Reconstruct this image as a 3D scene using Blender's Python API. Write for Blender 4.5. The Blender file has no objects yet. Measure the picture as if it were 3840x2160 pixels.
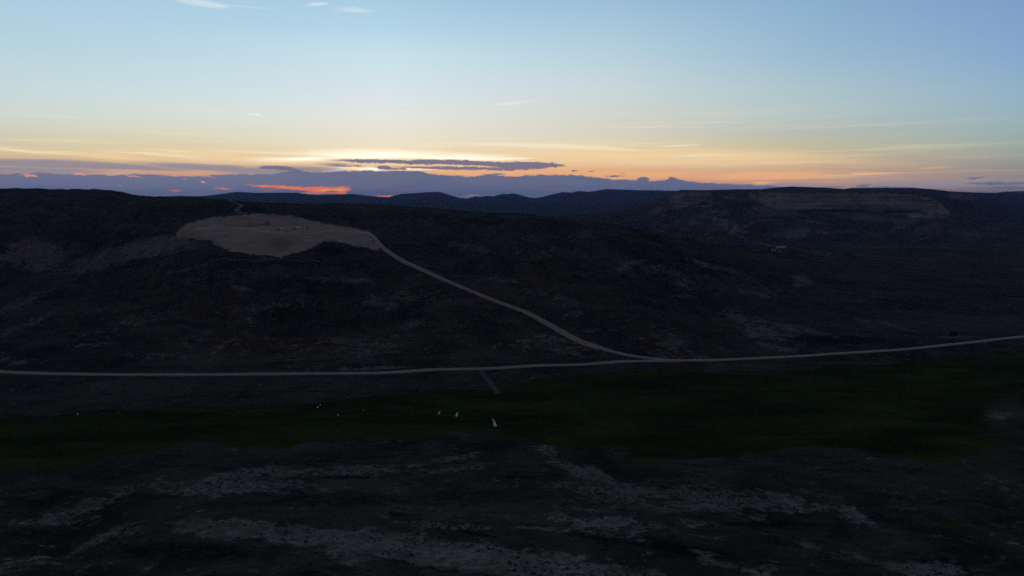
import bpy, bmesh, math, random
import numpy as np
from mathutils import Vector, Matrix
random.seed(7)
rng = np.random.default_rng(11)

# ------------------------------------------------------------------ camera
scene = bpy.context.scene
CAM_H = 150.0
PITCH = math.radians(7.455)
FPX = 2560.0
cam_data = bpy.data.cameras.new('camera')
cam = bpy.data.objects.new('camera', cam_data)
scene.collection.objects.link(cam)
cam.location = (0, 0, CAM_H)
cam.rotation_euler = (math.pi / 2 - PITCH, 0, 0)
cam_data.lens = 24.0
cam_data.sensor_width = 36.0
cam_data.clip_start = 1.0
cam_data.clip_end = 60000.0
scene.camera = cam
scene.render.resolution_x, scene.render.resolution_y = 1024, 576
scene.view_settings.view_transform = 'Standard'
scene.view_settings.look = 'None'
scene.view_settings.exposure = 0.0
scene.view_settings.gamma = 1.0
scene.view_settings.use_curve_mapping = False
scene.render.engine = 'CYCLES'
scene.cycles.volume_bounces = 1
scene.cycles.use_denoising = False

CP, SP = math.cos(PITCH), math.sin(PITCH)
def ray(px, py):
    """unit view ray of a pixel of the 3840x2160 photograph"""
    s, t = (px - 1920) / FPX, (1080 - py) / FPX
    d = np.array([s, CP + t * SP, -SP + t * CP])
    return d / np.linalg.norm(d)
def azel(px, py):
    d = ray(px, py)
    return math.degrees(math.atan2(d[0], d[1])), math.degrees(math.asin(d[2]))
def gslope(py):
    """rise per metre of forward distance along a pixel row"""
    t = (1080 - np.asarray(py, float)) / FPX
    return (t * CP - SP) / (CP + t * SP)
def acol(px):
    return (np.asarray(px, float) - 1920) / FPX / 1.0085
def lin(c):
    return tuple(((v / 255) / 12.92 if v / 255 <= .04045 else ((v / 255 + .055) / 1.055) ** 2.4) for v in c)

# ------------------------------------------------------------------ sky (world)
world = bpy.data.worlds.new('World')
scene.world = world
world.use_nodes = True
nt = world.node_tree
nt.nodes.clear()
N, L = nt.nodes, nt.links
def node(kind, **kw):
    n = N.new(kind)
    for k, v in kw.items():
        setattr(n, k, v)
    return n
def setin(n, i, v):
    if isinstance(v, bpy.types.NodeSocket):
        L.new(v, n.inputs[i])
    else:
        n.inputs[i].default_value = v
def M(op, a, b=0.0, c=0.0, clamp=False):
    n = node('ShaderNodeMath', operation=op, use_clamp=clamp)
    setin(n, 0, a); setin(n, 1, b)
    if op in ('MULTIPLY_ADD',): setin(n, 2, c)
    return n.outputs[0]
def maprange(v, a, b, c=0.0, d=1.0, smooth=True):
    n = node('ShaderNodeMapRange', interpolation_type='SMOOTHSTEP' if smooth else 'LINEAR')
    setin(n, 0, v); setin(n, 1, a); setin(n, 2, b); setin(n, 3, c); setin(n, 4, d)
    return n.outputs[0]
def mix(f, a, b):
    n = node('ShaderNodeMix', data_type='RGBA')
    setin(n, 0, f)
    for i, v in ((6, a), (7, b)):
        if not isinstance(v, bpy.types.NodeSocket): v = (*v, 1.0)
        setin(n, i, v)
    return n.outputs[2]

geo = node('ShaderNodeTexCoord')
sep = node('ShaderNodeSeparateXYZ'); L.new(geo.outputs['Generated'], sep.inputs[0])
AZ = M('MULTIPLY', M('ARCTAN2', sep.outputs[0], sep.outputs[1]), 57.29578)
EL = M('MULTIPLY', M('ARCSINE', sep.outputs[2]), 57.29578)
comb = node('ShaderNodeCombineXYZ'); L.new(AZ, comb.inputs[0]); L.new(EL, comb.inputs[1])
V0 = comb.outputs[0]
def noise(vec, sx, sy, rot=0.0, detail=3.0, rough=.55, off=0.0):
    mp = node('ShaderNodeMapping', vector_type='POINT')
    L.new(vec, mp.inputs[0])
    mp.inputs['Location'].default_value = (off, off * .7, off)
    mp.inputs['Rotation'].default_value = (0, 0, math.radians(rot))
    mp.inputs['Scale'].default_value = (sx, sy, 1)
    n = node('ShaderNodeTexNoise'); L.new(mp.outputs[0], n.inputs['Vector'])
    n.inputs['Scale'].default_value = 1.0
    n.inputs['Detail'].default_value = detail
    n.inputs['Roughness'].default_value = rough
    return n
def warp(vec, nz, ax, ay):
    sc_ = node('ShaderNodeSeparateColor'); L.new(nz.outputs['Color'], sc_.inputs[0])
    wx, wy = M('MULTIPLY', M('SUBTRACT', sc_.outputs[0], .5), ax), M('MULTIPLY', M('SUBTRACT', sc_.outputs[1], .5), ay)
    c = node('ShaderNodeCombineXYZ'); L.new(wx, c.inputs[0]); L.new(wy, c.inputs[1])
    s = node('ShaderNodeVectorMath', operation='ADD'); L.new(vec, s.inputs[0]); L.new(c.outputs[0], s.inputs[1])
    return s.outputs[0]
V1 = warp(V0, noise(V0, .12, .9, 0, 3), 4.0, .55)          # long lazy waves
V2 = warp(warp(V0, noise(V0, .5, 2.2, 0, 2, off=3), 1.2, .25), noise(V0, 2.2, 6.5, 0, 6, .65, off=9), .75, .34)   # puffy edges

# clear sky: colour against height, one ramp for each of several bearings
EL0, EL1 = -6.0, 90.0
def el_ramp(px, rows, top):
    fac = M('DIVIDE', M('SUBTRACT', EL, EL0), EL1 - EL0)
    n = node('ShaderNodeValToRGB')
    cr = n.color_ramp
    cr.interpolation = 'EASE' if False else 'LINEAR'
    pts = []
    for py, c in rows:
        pts.append((azel(px, py)[1], lin(c)))
    pts.sort()
    pts += top
    while len(cr.elements) > 1: cr.elements.remove(cr.elements[-1])
    for i, (e, c) in enumerate(pts):
        p = (e - EL0) / (EL1 - EL0)
        el = cr.elements[0] if i == 0 else cr.elements.new(p)
        el.position = p; el.color = (*c, 1)
    setin(n, 0, fac)
    return n.outputs[0]
ZEN = (.013, .016, .020)
cols = [
  (0,    [(0,(176,207,228)),(110,(180,211,224)),(300,(200,221,224)),(430,(212,221,214)),(500,(216,213,188)),(560,(222,208,172)),(610,(214,180,140)),(660,(150,130,140)),(720,(120,115,140))],
         [(21,(.22,.34,.49)),(31,(.060,.095,.155)),(46,(.020,.031,.052)),(90,ZEN)]),
  (700,  [(0,(172,207,229)),(200,(192,220,232)),(330,(208,227,230)),(430,(220,229,222)),(520,(228,222,192)),(580,(240,215,165)),(640,(225,170,135)),(720,(150,120,135))],
         [(21,(.22,.35,.52)),(31,(.064,.102,.165)),(46,(.022,.033,.055)),(90,ZEN)]),
  (1450, [(0,(170,207,228)),(110,(183,216,236)),(200,(203,229,237)),(330,(220,232,238)),(430,(233,236,232)),(500,(240,234,216)),(560,(250,236,205)),(620,(255,210,158)),(670,(246,168,122)),(730,(180,110,110))],
         [(21,(.22,.35,.52)),(31,(.066,.105,.170)),(46,(.022,.034,.056)),(90,ZEN)]),
  (2300, [(0,(158,192,218)),(200,(184,212,224)),(330,(205,219,222)),(430,(214,218,208)),(500,(222,216,198)),(560,(240,220,175)),(620,(246,196,148)),(680,(232,156,122)),(730,(150,110,120))],
         [(21,(.18,.28,.44)),(31,(.052,.085,.145)),(46,(.019,.029,.050)),(90,ZEN)]),
  (3000, [(0,(140,177,209)),(200,(157,190,212)),(330,(176,201,208)),(430,(188,203,200)),(500,(190,194,182)),(560,(205,196,160)),(620,(216,180,146)),(690,(200,150,132)),(730,(140,115,125))],
         [(21,(.13,.215,.37)),(31,(.042,.068,.120)),(46,(.017,.026,.046)),(90,ZEN)]),
  (3840, [(0,(127,159,202)),(200,(136,171,207)),(350,(150,182,202)),(450,(156,183,190)),(550,(160,176,168)),(620,(156,154,148)),(700,(142,130,138)),(730,(120,112,130))],
         [(21,(.115,.185,.34)),(31,(.036,.060,.110)),(46,(.016,.024,.042)),(90,ZEN)]),
]
sky = None
prev_az = None
for px, rows, top in cols:
    r = el_ramp(px, rows, top)
    a = azel(px, 500)[0]
    if sky is None: sky = r
    else: sky = mix(maprange(AZ, prev_az, a, smooth=False), sky, r)
    prev_az = a
# away from the glow the twilight sky goes on darkening
far_ramp = el_ramp(1920, [(735, (94, 92, 102))], [(12, (.108,.108,.110)), (40, (.032,.035,.038)), (90, ZEN)])
AZG = azel(1450, 600)[0]
dist = M('ABSOLUTE', M('SUBTRACT', AZ, AZG))
sky = mix(maprange(dist, 44.0, 105.0), sky, far_ramp)

# --- cloud layers: each is its own background, mixed over what lies behind it
gain = M('ADD', 1.0, M('MULTIPLY', maprange(EL, 2.5, -.6), .38))      # the air low down is looked through for kilometres
def emit(col):
    b = node('ShaderNodeBackground')
    if isinstance(col, bpy.types.NodeSocket): L.new(col, b.inputs[0])
    else: b.inputs[0].default_value = (*col, 1)
    L.new(gain, b.inputs[1])
    return b.outputs[0]
def over(f, back, col):
    e = emit(col)
    m = node('ShaderNodeMixShader'); L.new(f, m.inputs[0]); L.new(back, m.inputs[1]); L.new(e, m.inputs[2])
    return m.outputs[0]
sky = emit(sky)
def streak_mask(vec, items):
    out = None
    for it in items:
        px, py, hw, hh, tilt = it[:5]
        wgt = it[5] if len(it) > 5 else 1.0
        a, e = azel(px, py)
        mp = node('ShaderNodeMapping', vector_type='TEXTURE'); L.new(vec, mp.inputs[0])
        mp.inputs['Location'].default_value = (a, e, 0)
        mp.inputs['Rotation'].default_value = (0, 0, math.radians(tilt))
        mp.inputs['Scale'].default_value = (hw / 44.7, hh / 44.7, 1)
        ln = node('ShaderNodeVectorMath', operation='LENGTH'); L.new(mp.outputs[0], ln.inputs[0])
        m = maprange(ln.outputs['Value'], 1.25, 0.0, 0.0, wgt)
        out = m if out is None else M('MAXIMUM', out, m)
    return out
fib = noise(V1, .10, 2.4, -1.0, 5, .6, off=5).outputs[0]
fib2 = noise(V2, .5, 5.0, 0, 5, .65, off=15).outputs[0]
def layer(sky, color, items, vec, rag, lo, hi, op, nz):
    m = streak_mask(vec, items)
    m = M('ADD', m, M('MULTIPLY', M('SUBTRACT', nz, .5), rag))
    f = maprange(m, lo, hi, 0.0, op)
    return over(f, sky, color)
CREAM, YEL = lin((255,240,208)), lin((253,220,168))
# wide yellow veils
sky = layer(sky, YEL, [(1700,592,1300,50,0,.85),(2550,592,760,48,-2,1.1),(300,578,420,14,-3,1),(900,592,600,34,0,.9),(3000,610,520,18,-2,.55)], V1, .7, .05, 1.1, .85, fib)
sky = layer(sky, lin((250,186,130)), [(2300,655,600,34,0,1),(1900,640,500,26,0,.9),(2860,660,420,26,0,1),(3250,652,140,9,-2,.8),(3500,630,90,6,2,.6),(1500,632,420,24,0,.9),(2860,688,60,12,0,.9)], V1, .8, .2, 1.0, .85, fib)
sky = layer(sky, CREAM, [(2050,551,560,12,-2,1),(1600,540,90,10,0,.7),(1120,572,560,9,0,.8),(650,570,140,7,-2,.8),(130,566,170,7,-4,.9),(2560,545,130,5,0,.9),(2450,477,420,7,0,.5),(600,583,300,8,-3,.7),(2650,585,200,9,0,.7)], V1, .6, .2, .95, .8, fib)
# brightest part of the glow
sky = layer(sky, (1.18,1.05,.80), [(1430,578,420,30,0,1.05),(1130,592,280,18,2,.9),(1720,586,320,22,-1,1.05),(1330,634,200,17,1,1.05),(1560,632,330,10,0,.8)], V1, .5, .15, 1.0, .95, fib)
sky = layer(sky, (1.6,1.5,1.15), [(1420,583,330,17,0,1.1),(1680,588,260,9,0,1),(1900,592,200,6,0,.8),(1390,633,90,9,0,1),(1130,590,160,8,2,.8)], V1, .7, .2, 1.3, .9, fib)
# fine streaks all through the glow
st = M('MULTIPLY', maprange(noise(V1, .07, 3.4, -1.5, 6, .62, off=41).outputs[0], .44, .62), M('MULTIPLY', maprange(EL, .3, 1.2), maprange(EL, 5.5, 2.4)))
sky = over(M('MULTIPLY', M('MULTIPLY', st, maprange(dist, 60, 25)), .20), sky, lin((206,178,158)))
st = M('MULTIPLY', maprange(noise(V1, .05, 2.2, 1.5, 5, .6, off=51).outputs[0], .52, .70), M('MULTIPLY', maprange(EL, .8, 1.8), maprange(EL, 9.0, 3.0)))
sky = over(M('MULTIPLY', M('MULTIPLY', st, maprange(dist, 55, 20)), .60), sky, lin((255,232,190)))
# thin mauve veils
sky = layer(sky, lin((152,146,158)), [(250,618,520,22,-1,1),(800,625,380,18,-2,.9),(1050,640,330,26,0,1),(1250,616,120,9,0,.7),(3500,690,420,22,0,.7),(2950,700,260,18,0,.7),(120,640,320,16,0,.8)], V1, .6, .2, .8, .9, fib)
sky = layer(sky, lin((226,170,140)), [(540,641,330,8,-1,1),(780,646,80,6,0,1),(980,660,60,4,0,.7)], V1, .5, .3, .95, .8, fib)
# high wisps
sky = layer(sky, lin((222,232,236)), [(740,12,150,20,-3,.9),(800,20,60,8,-4,1),(900,25,180,8,0,.6),(1200,18,75,11,8,1),(1330,38,100,18,4,.75),(1270,50,80,10,0,.5),(1450,62,70,6,-3,.4)], V1, .8, .3, 1.0, .8, fib)
sky = layer(sky, lin((240,238,228)), [(1910,388,90,8,3,1),(2000,382,110,5,0,.7),(1510,394,80,6,2,.8),(2560,392,260,6,3,.5)], V1, .5, .3, 1.0, .8, fib)
# dark lenticular strips
DK = lin((122,116,142))
sky = layer(sky, DK, [(1480,607,280,10,-1,1.15),(1780,612,340,12,-1.5,1.2),(1960,620,160,17,0,1.25),(2040,616,110,11,-4,1.1),(1720,631,300,7,-1,1),(1900,634,150,7,0,1),(1290,622,110,5,0,.7),
     (1035,628,70,8,-2,1.25),(1085,636,70,7,-3,1),(1440,628,40,7,0,1.2),(1470,634,60,6,0,1.1),(1520,634,26,5,0,1),(2150,642,22,3,0,.9),(2220,643,16,3,0,.8),(2325,649,16,3,0,.8),(2300,660,60,3,0,.8),(3650,668,40,4,0,.7)], V2, .75, .18, .62, .96, fib2)
# the low cloud bank: its top follows a profile
bank = [(-400,650),(0,652),(150,648),(260,652),(420,656),(560,652),(700,662),(800,655),(900,650),(1000,652),(1100,641),(1220,646),(1320,637),(1440,641),(1560,641),(1620,652),(1700,656),(1760,661),(1830,650),(1880,648),(1920,658),(2000,656),(2100,653),(2200,661),(2290,670),(2330,674),(2352,669),(2372,676),(2392,672),(2408,664),(2424,672),(2445,678),(2485,678),(2500,668),(2518,662),(2540,668),(2565,676),(2620,682),(2700,685),(2800,692),(2900,697),(3000,703),(3200,710),(3400,716),(3840,722),(4300,722)]
s2 = node('ShaderNodeSeparateXYZ'); L.new(V2, s2.inputs[0])
fc_in = M('DIVIDE', M('SUBTRACT', s2.outputs[0], -40.0), 85.0)
fc = node('ShaderNodeFloatCurve')
cm = fc.mapping; cu = cm.curves[0]
A0, A1 = -40.0, 45.0; E0, E1 = -1.0, 4.0
pts = []
for px, py in bank:
    a, e = azel(px, py)
    pts.append(((a - A0) / (A1 - A0), (e - E0) / (E1 - E0)))
pts = [p for p in pts if 0 < p[0] < 1]
cu.points[0].location = (0, pts[0][1]); cu.points[1].location = (1, pts[-1][1])
for p in pts:
    cu.points.new(*p)
cm.update()
setin(fc, 1, fc_in)
top = M('ADD', M('MULTIPLY', fc.outputs[0], E1 - E0), E0)
inbank = maprange(M('SUBTRACT', top, s2.outputs[1]), -.05, .09)
inbank = M('MULTIPLY', inbank, maprange(dist, 100, 40, .0, 1.0))
bank_col = mix(maprange(EL, 0.0, 2.6), lin((66,88,128)), lin((82,102,136)))
bank_col = mix(maprange(AZ, -8, -24), bank_col, mix(maprange(EL, 0.0, 2.4), lin((82,104,142)), lin((108,114,142))))
bank_col = mix(M('MULTIPLY', noise(V2, .22, 1.6, 0, 4, .6, off=31).outputs[0], .8), bank_col, lin((124,126,150)))
sky = over(M('MULTIPLY', inbank, .97), sky, bank_col)
sky = layer(sky, lin((252,178,128)), [(1330,640,70,4,0,1),(1650,651,40,3,0,1),(1770,657,80,4,0,.9),(1910,656,100,6,0,1),(2070,649,90,5,0,.9),(1230,643,50,3,0,.8),(2650,678,60,3,0,.6)], V2, .7, .30, .9, .85, fib2)
# burning gaps in the bank
sky = layer(sky, lin((255,128,84)), [(1110,705,180,10,-2.5,1.05),(1215,713,130,16,-1,1.25),(1280,713,48,20,2,1.35),(1000,699,110,6,-5,.95),(665,713,42,6,0,.75),(840,706,62,5,-1,.75),(1010,713,60,4,0,.6),(1440,737,45,4,0,1)], V2, .9, .25, .95, .95, fib2)
sky = layer(sky, lin((255,176,96)), [(1225,713,80,7,0,1),(1280,712,36,9,0,1.1),(1160,724,80,3,0,.9)], V2, .5, .4, .9, .9, fib2)
sky = layer(sky, lin((232,164,146)), [(110,657,34,5,-5,1),(300,652,40,5,-3,1),(420,657,34,3,0,.8),(500,661,40,4,-3,.9),(450,695,38,4,0,.6),(700,672,26,4,0,.6),(760,683,14,6,0,.8),(610,661,22,3,0,.7),(830,650,26,5,0,.8),(780,664,40,3,0,.8),(1770,733,90,14,0,.5),(1640,652,40,3,0,.9)], V2, .45, .35, .8, .8, fib2)
sky = layer(sky, lin((98,104,134)), [(1110,717,60,4,0,1),(1245,717,46,4,0,1),(1170,695,40,3,0,.7)], V2, .4, .4, .7, .85, fib2)
sky = layer(sky, lin((100,110,138)), [(3750,687,130,7,0,1.1),(3840,703,260,9,0,.7),(3240,697,36,8,0,.8),(3120,700,60,5,0,.7),(3300,704,160,6,0,.8),(2900,703,60,4,0,.7)], V2, .5, .3, .7, .8, fib2)
# one short vapour trail
sky = layer(sky, lin((252,250,246)), [(950,430,30,2.4,3,1.2)], V0, .0, .25, .7, .95, fib)
wo = node('ShaderNodeOutputWorld'); L.new(sky, wo.inputs[0])
world.cycles.sampling_method = 'MANUAL'
world.cycles.sample_map_resolution = 2048

# ------------------------------------------------------------------ sun, nearly set behind the cloud bank
sun_d = bpy.data.lights.new('sun', 'SUN')
sun_d.energy = 0.02
sun_d.angle = math.radians(6)
sun_d.color = (1.0, .62, .38)
sun = bpy.data.objects.new('sun', sun_d)
scene.collection.objects.link(sun)
_az = math.radians(azel(1250, 700)[0]); _el = math.radians(1.2)
sun.rotation_euler = Vector((math.sin(_az) * math.cos(_el), math.cos(_az) * math.cos(_el), math.sin(_el))).to_track_quat('Z', 'Y').to_euler()

# ================================================================== terrain
def hash2(ix, iy, seed):
    h = (ix * 374761393 + iy * 668265263 + seed * 1442695041) & 0xFFFFFFFF
    h = ((h ^ (h >> 13)) * 1274126177) & 0xFFFFFFFF
    h = h ^ (h >> 16)
    return h
def gnoise(x, y, seed=0):
    ix, iy = np.floor(x).astype(np.int64), np.floor(y).astype(np.int64)
    fx, fy = x - ix, y - iy
    def g(dx, dy):
        a = hash2(ix + dx, iy + dy, seed) * (2 * math.pi / 4294967296.0)
        return np.cos(a) * (fx - dx) + np.sin(a) * (fy - dy)
    u, v = fx * fx * fx * (fx * (fx * 6 - 15) + 10), fy * fy * fy * (fy * (fy * 6 - 15) + 10)
    a = g(0, 0) * (1 - u) + g(1, 0) * u
    b = g(0, 1) * (1 - u) + g(1, 1) * u
    return (a * (1 - v) + b * v) * 1.5
def fbm(x, y, scale, oct=4, seed=0, rough=.5):
    r, amp, tot = 0, 1.0, 0
    f = 1.0 / scale
    for i in range(oct):
        r = r + amp * gnoise(x * f + 17.3 * i, y * f - 9.1 * i, seed + i)
        tot += amp; amp *= rough; f *= 2.03
    return r / tot * 1.6
def ridged(x, y, scale, oct=4, seed=0):
    r, amp, tot, f = 0, 1.0, 0, 1.0 / scale
    for i in range(oct):
        r = r + amp * (1 - np.abs(gnoise(x * f, y * f, seed + i)) * 2)
        tot += amp; amp *= .5; f *= 2.1
    return r / tot
def sst(a, b, x):
    t = np.clip((x - a) / (b - a), 0, 1)
    return t * t * (3 - 2 * t)

# the near hill: pixel rows the slope passes at given distances, column by column
hill_cols = {
 -500: [(2160,225),(1900,300),(1700,372),(1550,466),(1400,577),(1300,640),(1150,740),(1000,860),(900,980),(800,1150),(740,1320),(706,1500)],
 0:    [(2160,225),(1900,300),(1700,372),(1550,466),(1400,577),(1300,640),(1150,740),(1000,860),(900,980),(800,1150),(740,1320),(708,1500)],
 400:  [(2160,225),(1900,300),(1700,372),(1550,466),(1403,575),(1300,640),(1150,735),(1000,850),(900,970),(800,1160),(750,1330),(714,1480)],
 640:  [(2160,225),(1900,300),(1700,374),(1550,466),(1406,572),(1300,638),(1200,700),(1080,770),(960,860),(880,960),(820,1130),(738,1450)],
 800:  [(2160,225),(1900,300),(1700,374),(1550,466),(1406,572),(1300,638),(1200,700),(1080,770),(945,865),(872,985),(850,1150),(808,1225),(744,1450)],
 1040: [(2160,225),(1900,300),(1700,376),(1550,466),(1406,572),(1300,640),(1200,700),(1100,760),(1000,830),(965,855),(872,990),(848,1150),(803,1230),(759,1450)],
 1230: [(2160,225),(1900,300),(1700,378),(1550,466),(1400,577),(1300,640),(1200,700),(1100,765),(1000,830),(925,880),(872,980),(855,1110),(838,1180),(763,1450)],
 1400: [(2160,225),(1900,300),(1700,380),(1550,466),(1397,580),(1300,640),(1150,740),(1000,850),(930,925),(893,990),(830,1150),(765,1450)],
 1800: [(2160,225),(1900,302),(1700,382),(1550,466),(1380,592),(1300,645),(1150,745),(1000,860),(900,990),(840,1130),(795,1350)],
 2200: [(2160,228),(1900,305),(1700,385),(1550,466),(1363,610),(1300,655),(1150,755),(1000,880),(900,1040),(832,1250)],
 2600: [(2160,232),(1900,310),(1700,386),(1550,466),(1350,624),(1290,668),(1150,790),(1050,890),(970,1000),(912,1150)],
 2900: [(2160,238),(1900,318),(1700,388),(1550,466),(1340,636),(1280,688),(1150,820),(1060,950),(988,1150)],
 3100: [(2160,242),(1900,322),(1700,388),(1550,466),(1330,646),(1260,712),(1150,870),(1080,1000),(1034,1200)],
 3400: [(2160,246),(1900,324),(1700,390),(1550,466),(1300,685),(1220,778),(1130,930),(1080,1060),(1050,1180)],
 3840: [(2160,248),(1900,326),(1700,388),(1550,466),(1265,735),(1200,820),(1130,960),(1090,1060),(1060,1180)],
 4400: [(2160,248),(1900,326),(1700,388),(1550,466),(1245,760),(1200,820),(1130,960),(1090,1060),(1060,1180)],
}
crest_dense = [(-500,706),(0,708),(240,709),(360,711),(430,717),(470,723),(520,731),(570,737),(740,739),(850,746),(900,754),(1000,759),(1100,762),(1200,766),(1350,767),(1473,769),(1605,777),(1756,793),(1907,801),(2109,819),(2260,839),(2310,849),(2400,866),(2504,886),(2563,898),(2598,911),(2629,936),(2660,944),(2698,952),(2776,966),(2931,991),(3000,1007),(3100,1034),(3400,1050),(3840,1060),(4400,1060)]
HA = np.linspace(acol(-500), acol(4400), 980)       # 5 photo pixels each
Yc_tab = np.interp(HA, acol(sorted(hill_cols)), [hill_cols[k][-1][1] for k in sorted(hill_cols)])
HS = np.linspace(0, 1.0, 1200)
tab = np.zeros((len(sorted(hill_cols)), len(HS)))
for i, k in enumerate(sorted(hill_cols)):
    rows = hill_cols[k]; Yc = rows[-1][1]
    ys = [r[1] / Yc for r in rows]; zs = [CAM_H + r[1] * float(gslope(r[0])) for r in rows]
    ys = [0, 100 / Yc] + ys; zs = [78, 48] + zs
    # meadow floor lies at zero
    tab[i] = np.interp(HS, ys, zs)
Hgrid = np.zeros((len(HA), len(HS)))
ka = acol(sorted(hill_cols))
for j in range(len(HS)):
    Hgrid[:, j] = np.interp(HA, ka, tab[:, j])
def blur(a, s, axis):
    n = int(s * 3); k = np.exp(-.5 * (np.arange(-n, n + 1) / s) ** 2); k /= k.sum()
    pad = [(0, 0), (0, 0)]; pad[axis] = (n, n)
    b = np.pad(a, pad, mode='edge')
    return np.apply_along_axis(lambda v: np.convolve(v, k, 'valid'), axis, b)
Hgrid = blur(Hgrid, 14, 0)
Hgrid = blur(Hgrid, 9, 1)
zc_dense = CAM_H + Yc_tab * gslope(np.interp(HA, acol([c[0] for c in crest_dense]), [c[1] for c in crest_dense]))

def bil(grid, u, v):
    u = np.clip(u, 0, grid.shape[0] - 1.001); v = np.clip(v, 0, grid.shape[1] - 1.001)
    i, j = u.astype(int), v.astype(int); fu, fv = u - i, v - j
    return (grid[i, j] * (1 - fu) * (1 - fv) + grid[i + 1, j] * fu * (1 - fv) + grid[i, j + 1] * (1 - fu) * fv + grid[i + 1, j + 1] * fu * fv)

mesa_rim = [(1900,900),(2000,836),(2116,816),(2272,799),(2369,787),(2446,775),(2485,761),(2516,745),(2543,727),(2600,720),(2700,718),(2860,722),(3000,720),(3300,720),(3420,727),(3480,735),(3520,750),(3545,775),(3575,800),(3700,835),(3840,860),(4400,870)]
back_ridge = [(2300,800),(2440,760),(2520,724),(2550,712),(2640,713),(2757,710),(2854,709),(2918,702),(2968,699),(3088,703),(3166,709),(3260,709),(3450,712),(3540,716),(3620,728),(3700,748),(3770,768),(3840,785),(4400,820)]
mid_ridge = [(2900,760),(3060,722),(3166,708),(3189,705),(3345,704),(3422,704),(3500,710),(3558,717),(3655,722),(3733,724),(3840,730),(4400,740)]
mountains = [(-500,740),(500,741),(600,737),(670,734),(747,736),(800,731),(888,719),(959,723),(1110,722),(1186,731),(1317,727),(1423,738),(1458,739),(1504,727),(1540,725),(1595,721),(1648,719),(1680,729),(1726,743),(1756,744),(1781,736),(1801,739),(1827,734),(1852,736),(1882,727),(1902,728),(1928,725),(1958,733),(1988,741),(2010,742),(2034,738),(2075,728),(2109,720),(2145,722),(2170,716),(2210,719),(2246,713),(2275,709),(2400,713),(2600,716),(3000,715),(3400,716),(3655,724),(3733,723),(3772,718),(3840,716),(4000,712),(4400,722)]
def ridge_z(tabl, a, Yc):
    py = np.interp(a, acol([t[0] for t in tabl]), [t[1] for t in tabl])
    return CAM_H + Yc * gslope(py)

PAD = [(655,893),(672,862),(705,836),(760,824),(830,812),(960,803),(1060,806),(1130,818),(1200,836),(1260,846),(1320,852),(1365,866),(1390,885),(1410,910),(1432,936),(1412,938),(1370,928),(1300,913),(1250,905),(1215,903),(1190,916),(1160,936),(1120,945),(1075,962),(1000,962),(920,950),(860,938),(815,920),(790,902),(740,896),(700,893)]
def in_poly(px, py, poly):
    r = np.zeros(px.shape, bool); n = len(poly)
    for i in range(n):
        x0, y0 = poly[i]; x1, y1 = poly[(i + 1) % n]
        if y0 == y1: continue
        c = ((y0 > py) != (y1 > py)) & (px < (x1 - x0) * (py - y0) / (y1 - y0) + x0)
        r ^= c
    return r

main_px = [(-420,1372),(-200,1382),(0,1395),(120,1400),(298,1404),(600,1406),(894,1405),(1200,1402),(1491,1396),(1800,1384),(2087,1370),(2280,1361),(2460,1354),(2620,1352),(2773,1347),(3030,1334),(3280,1318),(3560,1293),(3840,1263),(4150,1238)]
acc_px = [(2640,1354),(2540,1352),(2456,1347),(2367,1335),(2307,1322),(2233,1300),(2166,1277),(2099,1240),(1994,1182),(1938,1158),(1849,1126),(1744,1083),(1655,1045),(1580,1011),(1505,976),(1453,942),(1425,918),(1405,893),(1375,868)]
def base_point(px, py):
    """ray meets the smooth slope (before gullies and hummocks)"""
    d = ray(px, py); D = np.arange(420, 1500, 1.0)
    a_ = d[0] / d[1]; ui = np.full(D.shape, (a_ - HA[0]) / (HA[1] - HA[0]))
    z = bil(Hgrid, ui, np.clip(D / np.interp(a_, HA, Yc_tab), 0, 1) * (len(HS) - 1))
    k = np.nonzero(CAM_H + d[2] / d[1] * D < z)[0]
    k = k[0] if len(k) else -1
    return a_ * D[k], D[k]
ROAD_XY = [base_point(*p) for p in acc_px]
def road_distance(X, Y):
    m = np.full(X.shape, 1e6)
    for (x0, y0), (x1, y1) in zip(ROAD_XY, ROAD_XY[1:]):
        dx, dy = x1 - x0, y1 - y0
        t = np.clip(((X - x0) * dx + (Y - y0) * dy) / (dx * dx + dy * dy + 1e-6), 0, 1)
        m = np.minimum(m, np.hypot(X - x0 - t * dx, Y - y0 - t * dy))
    return m
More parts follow.
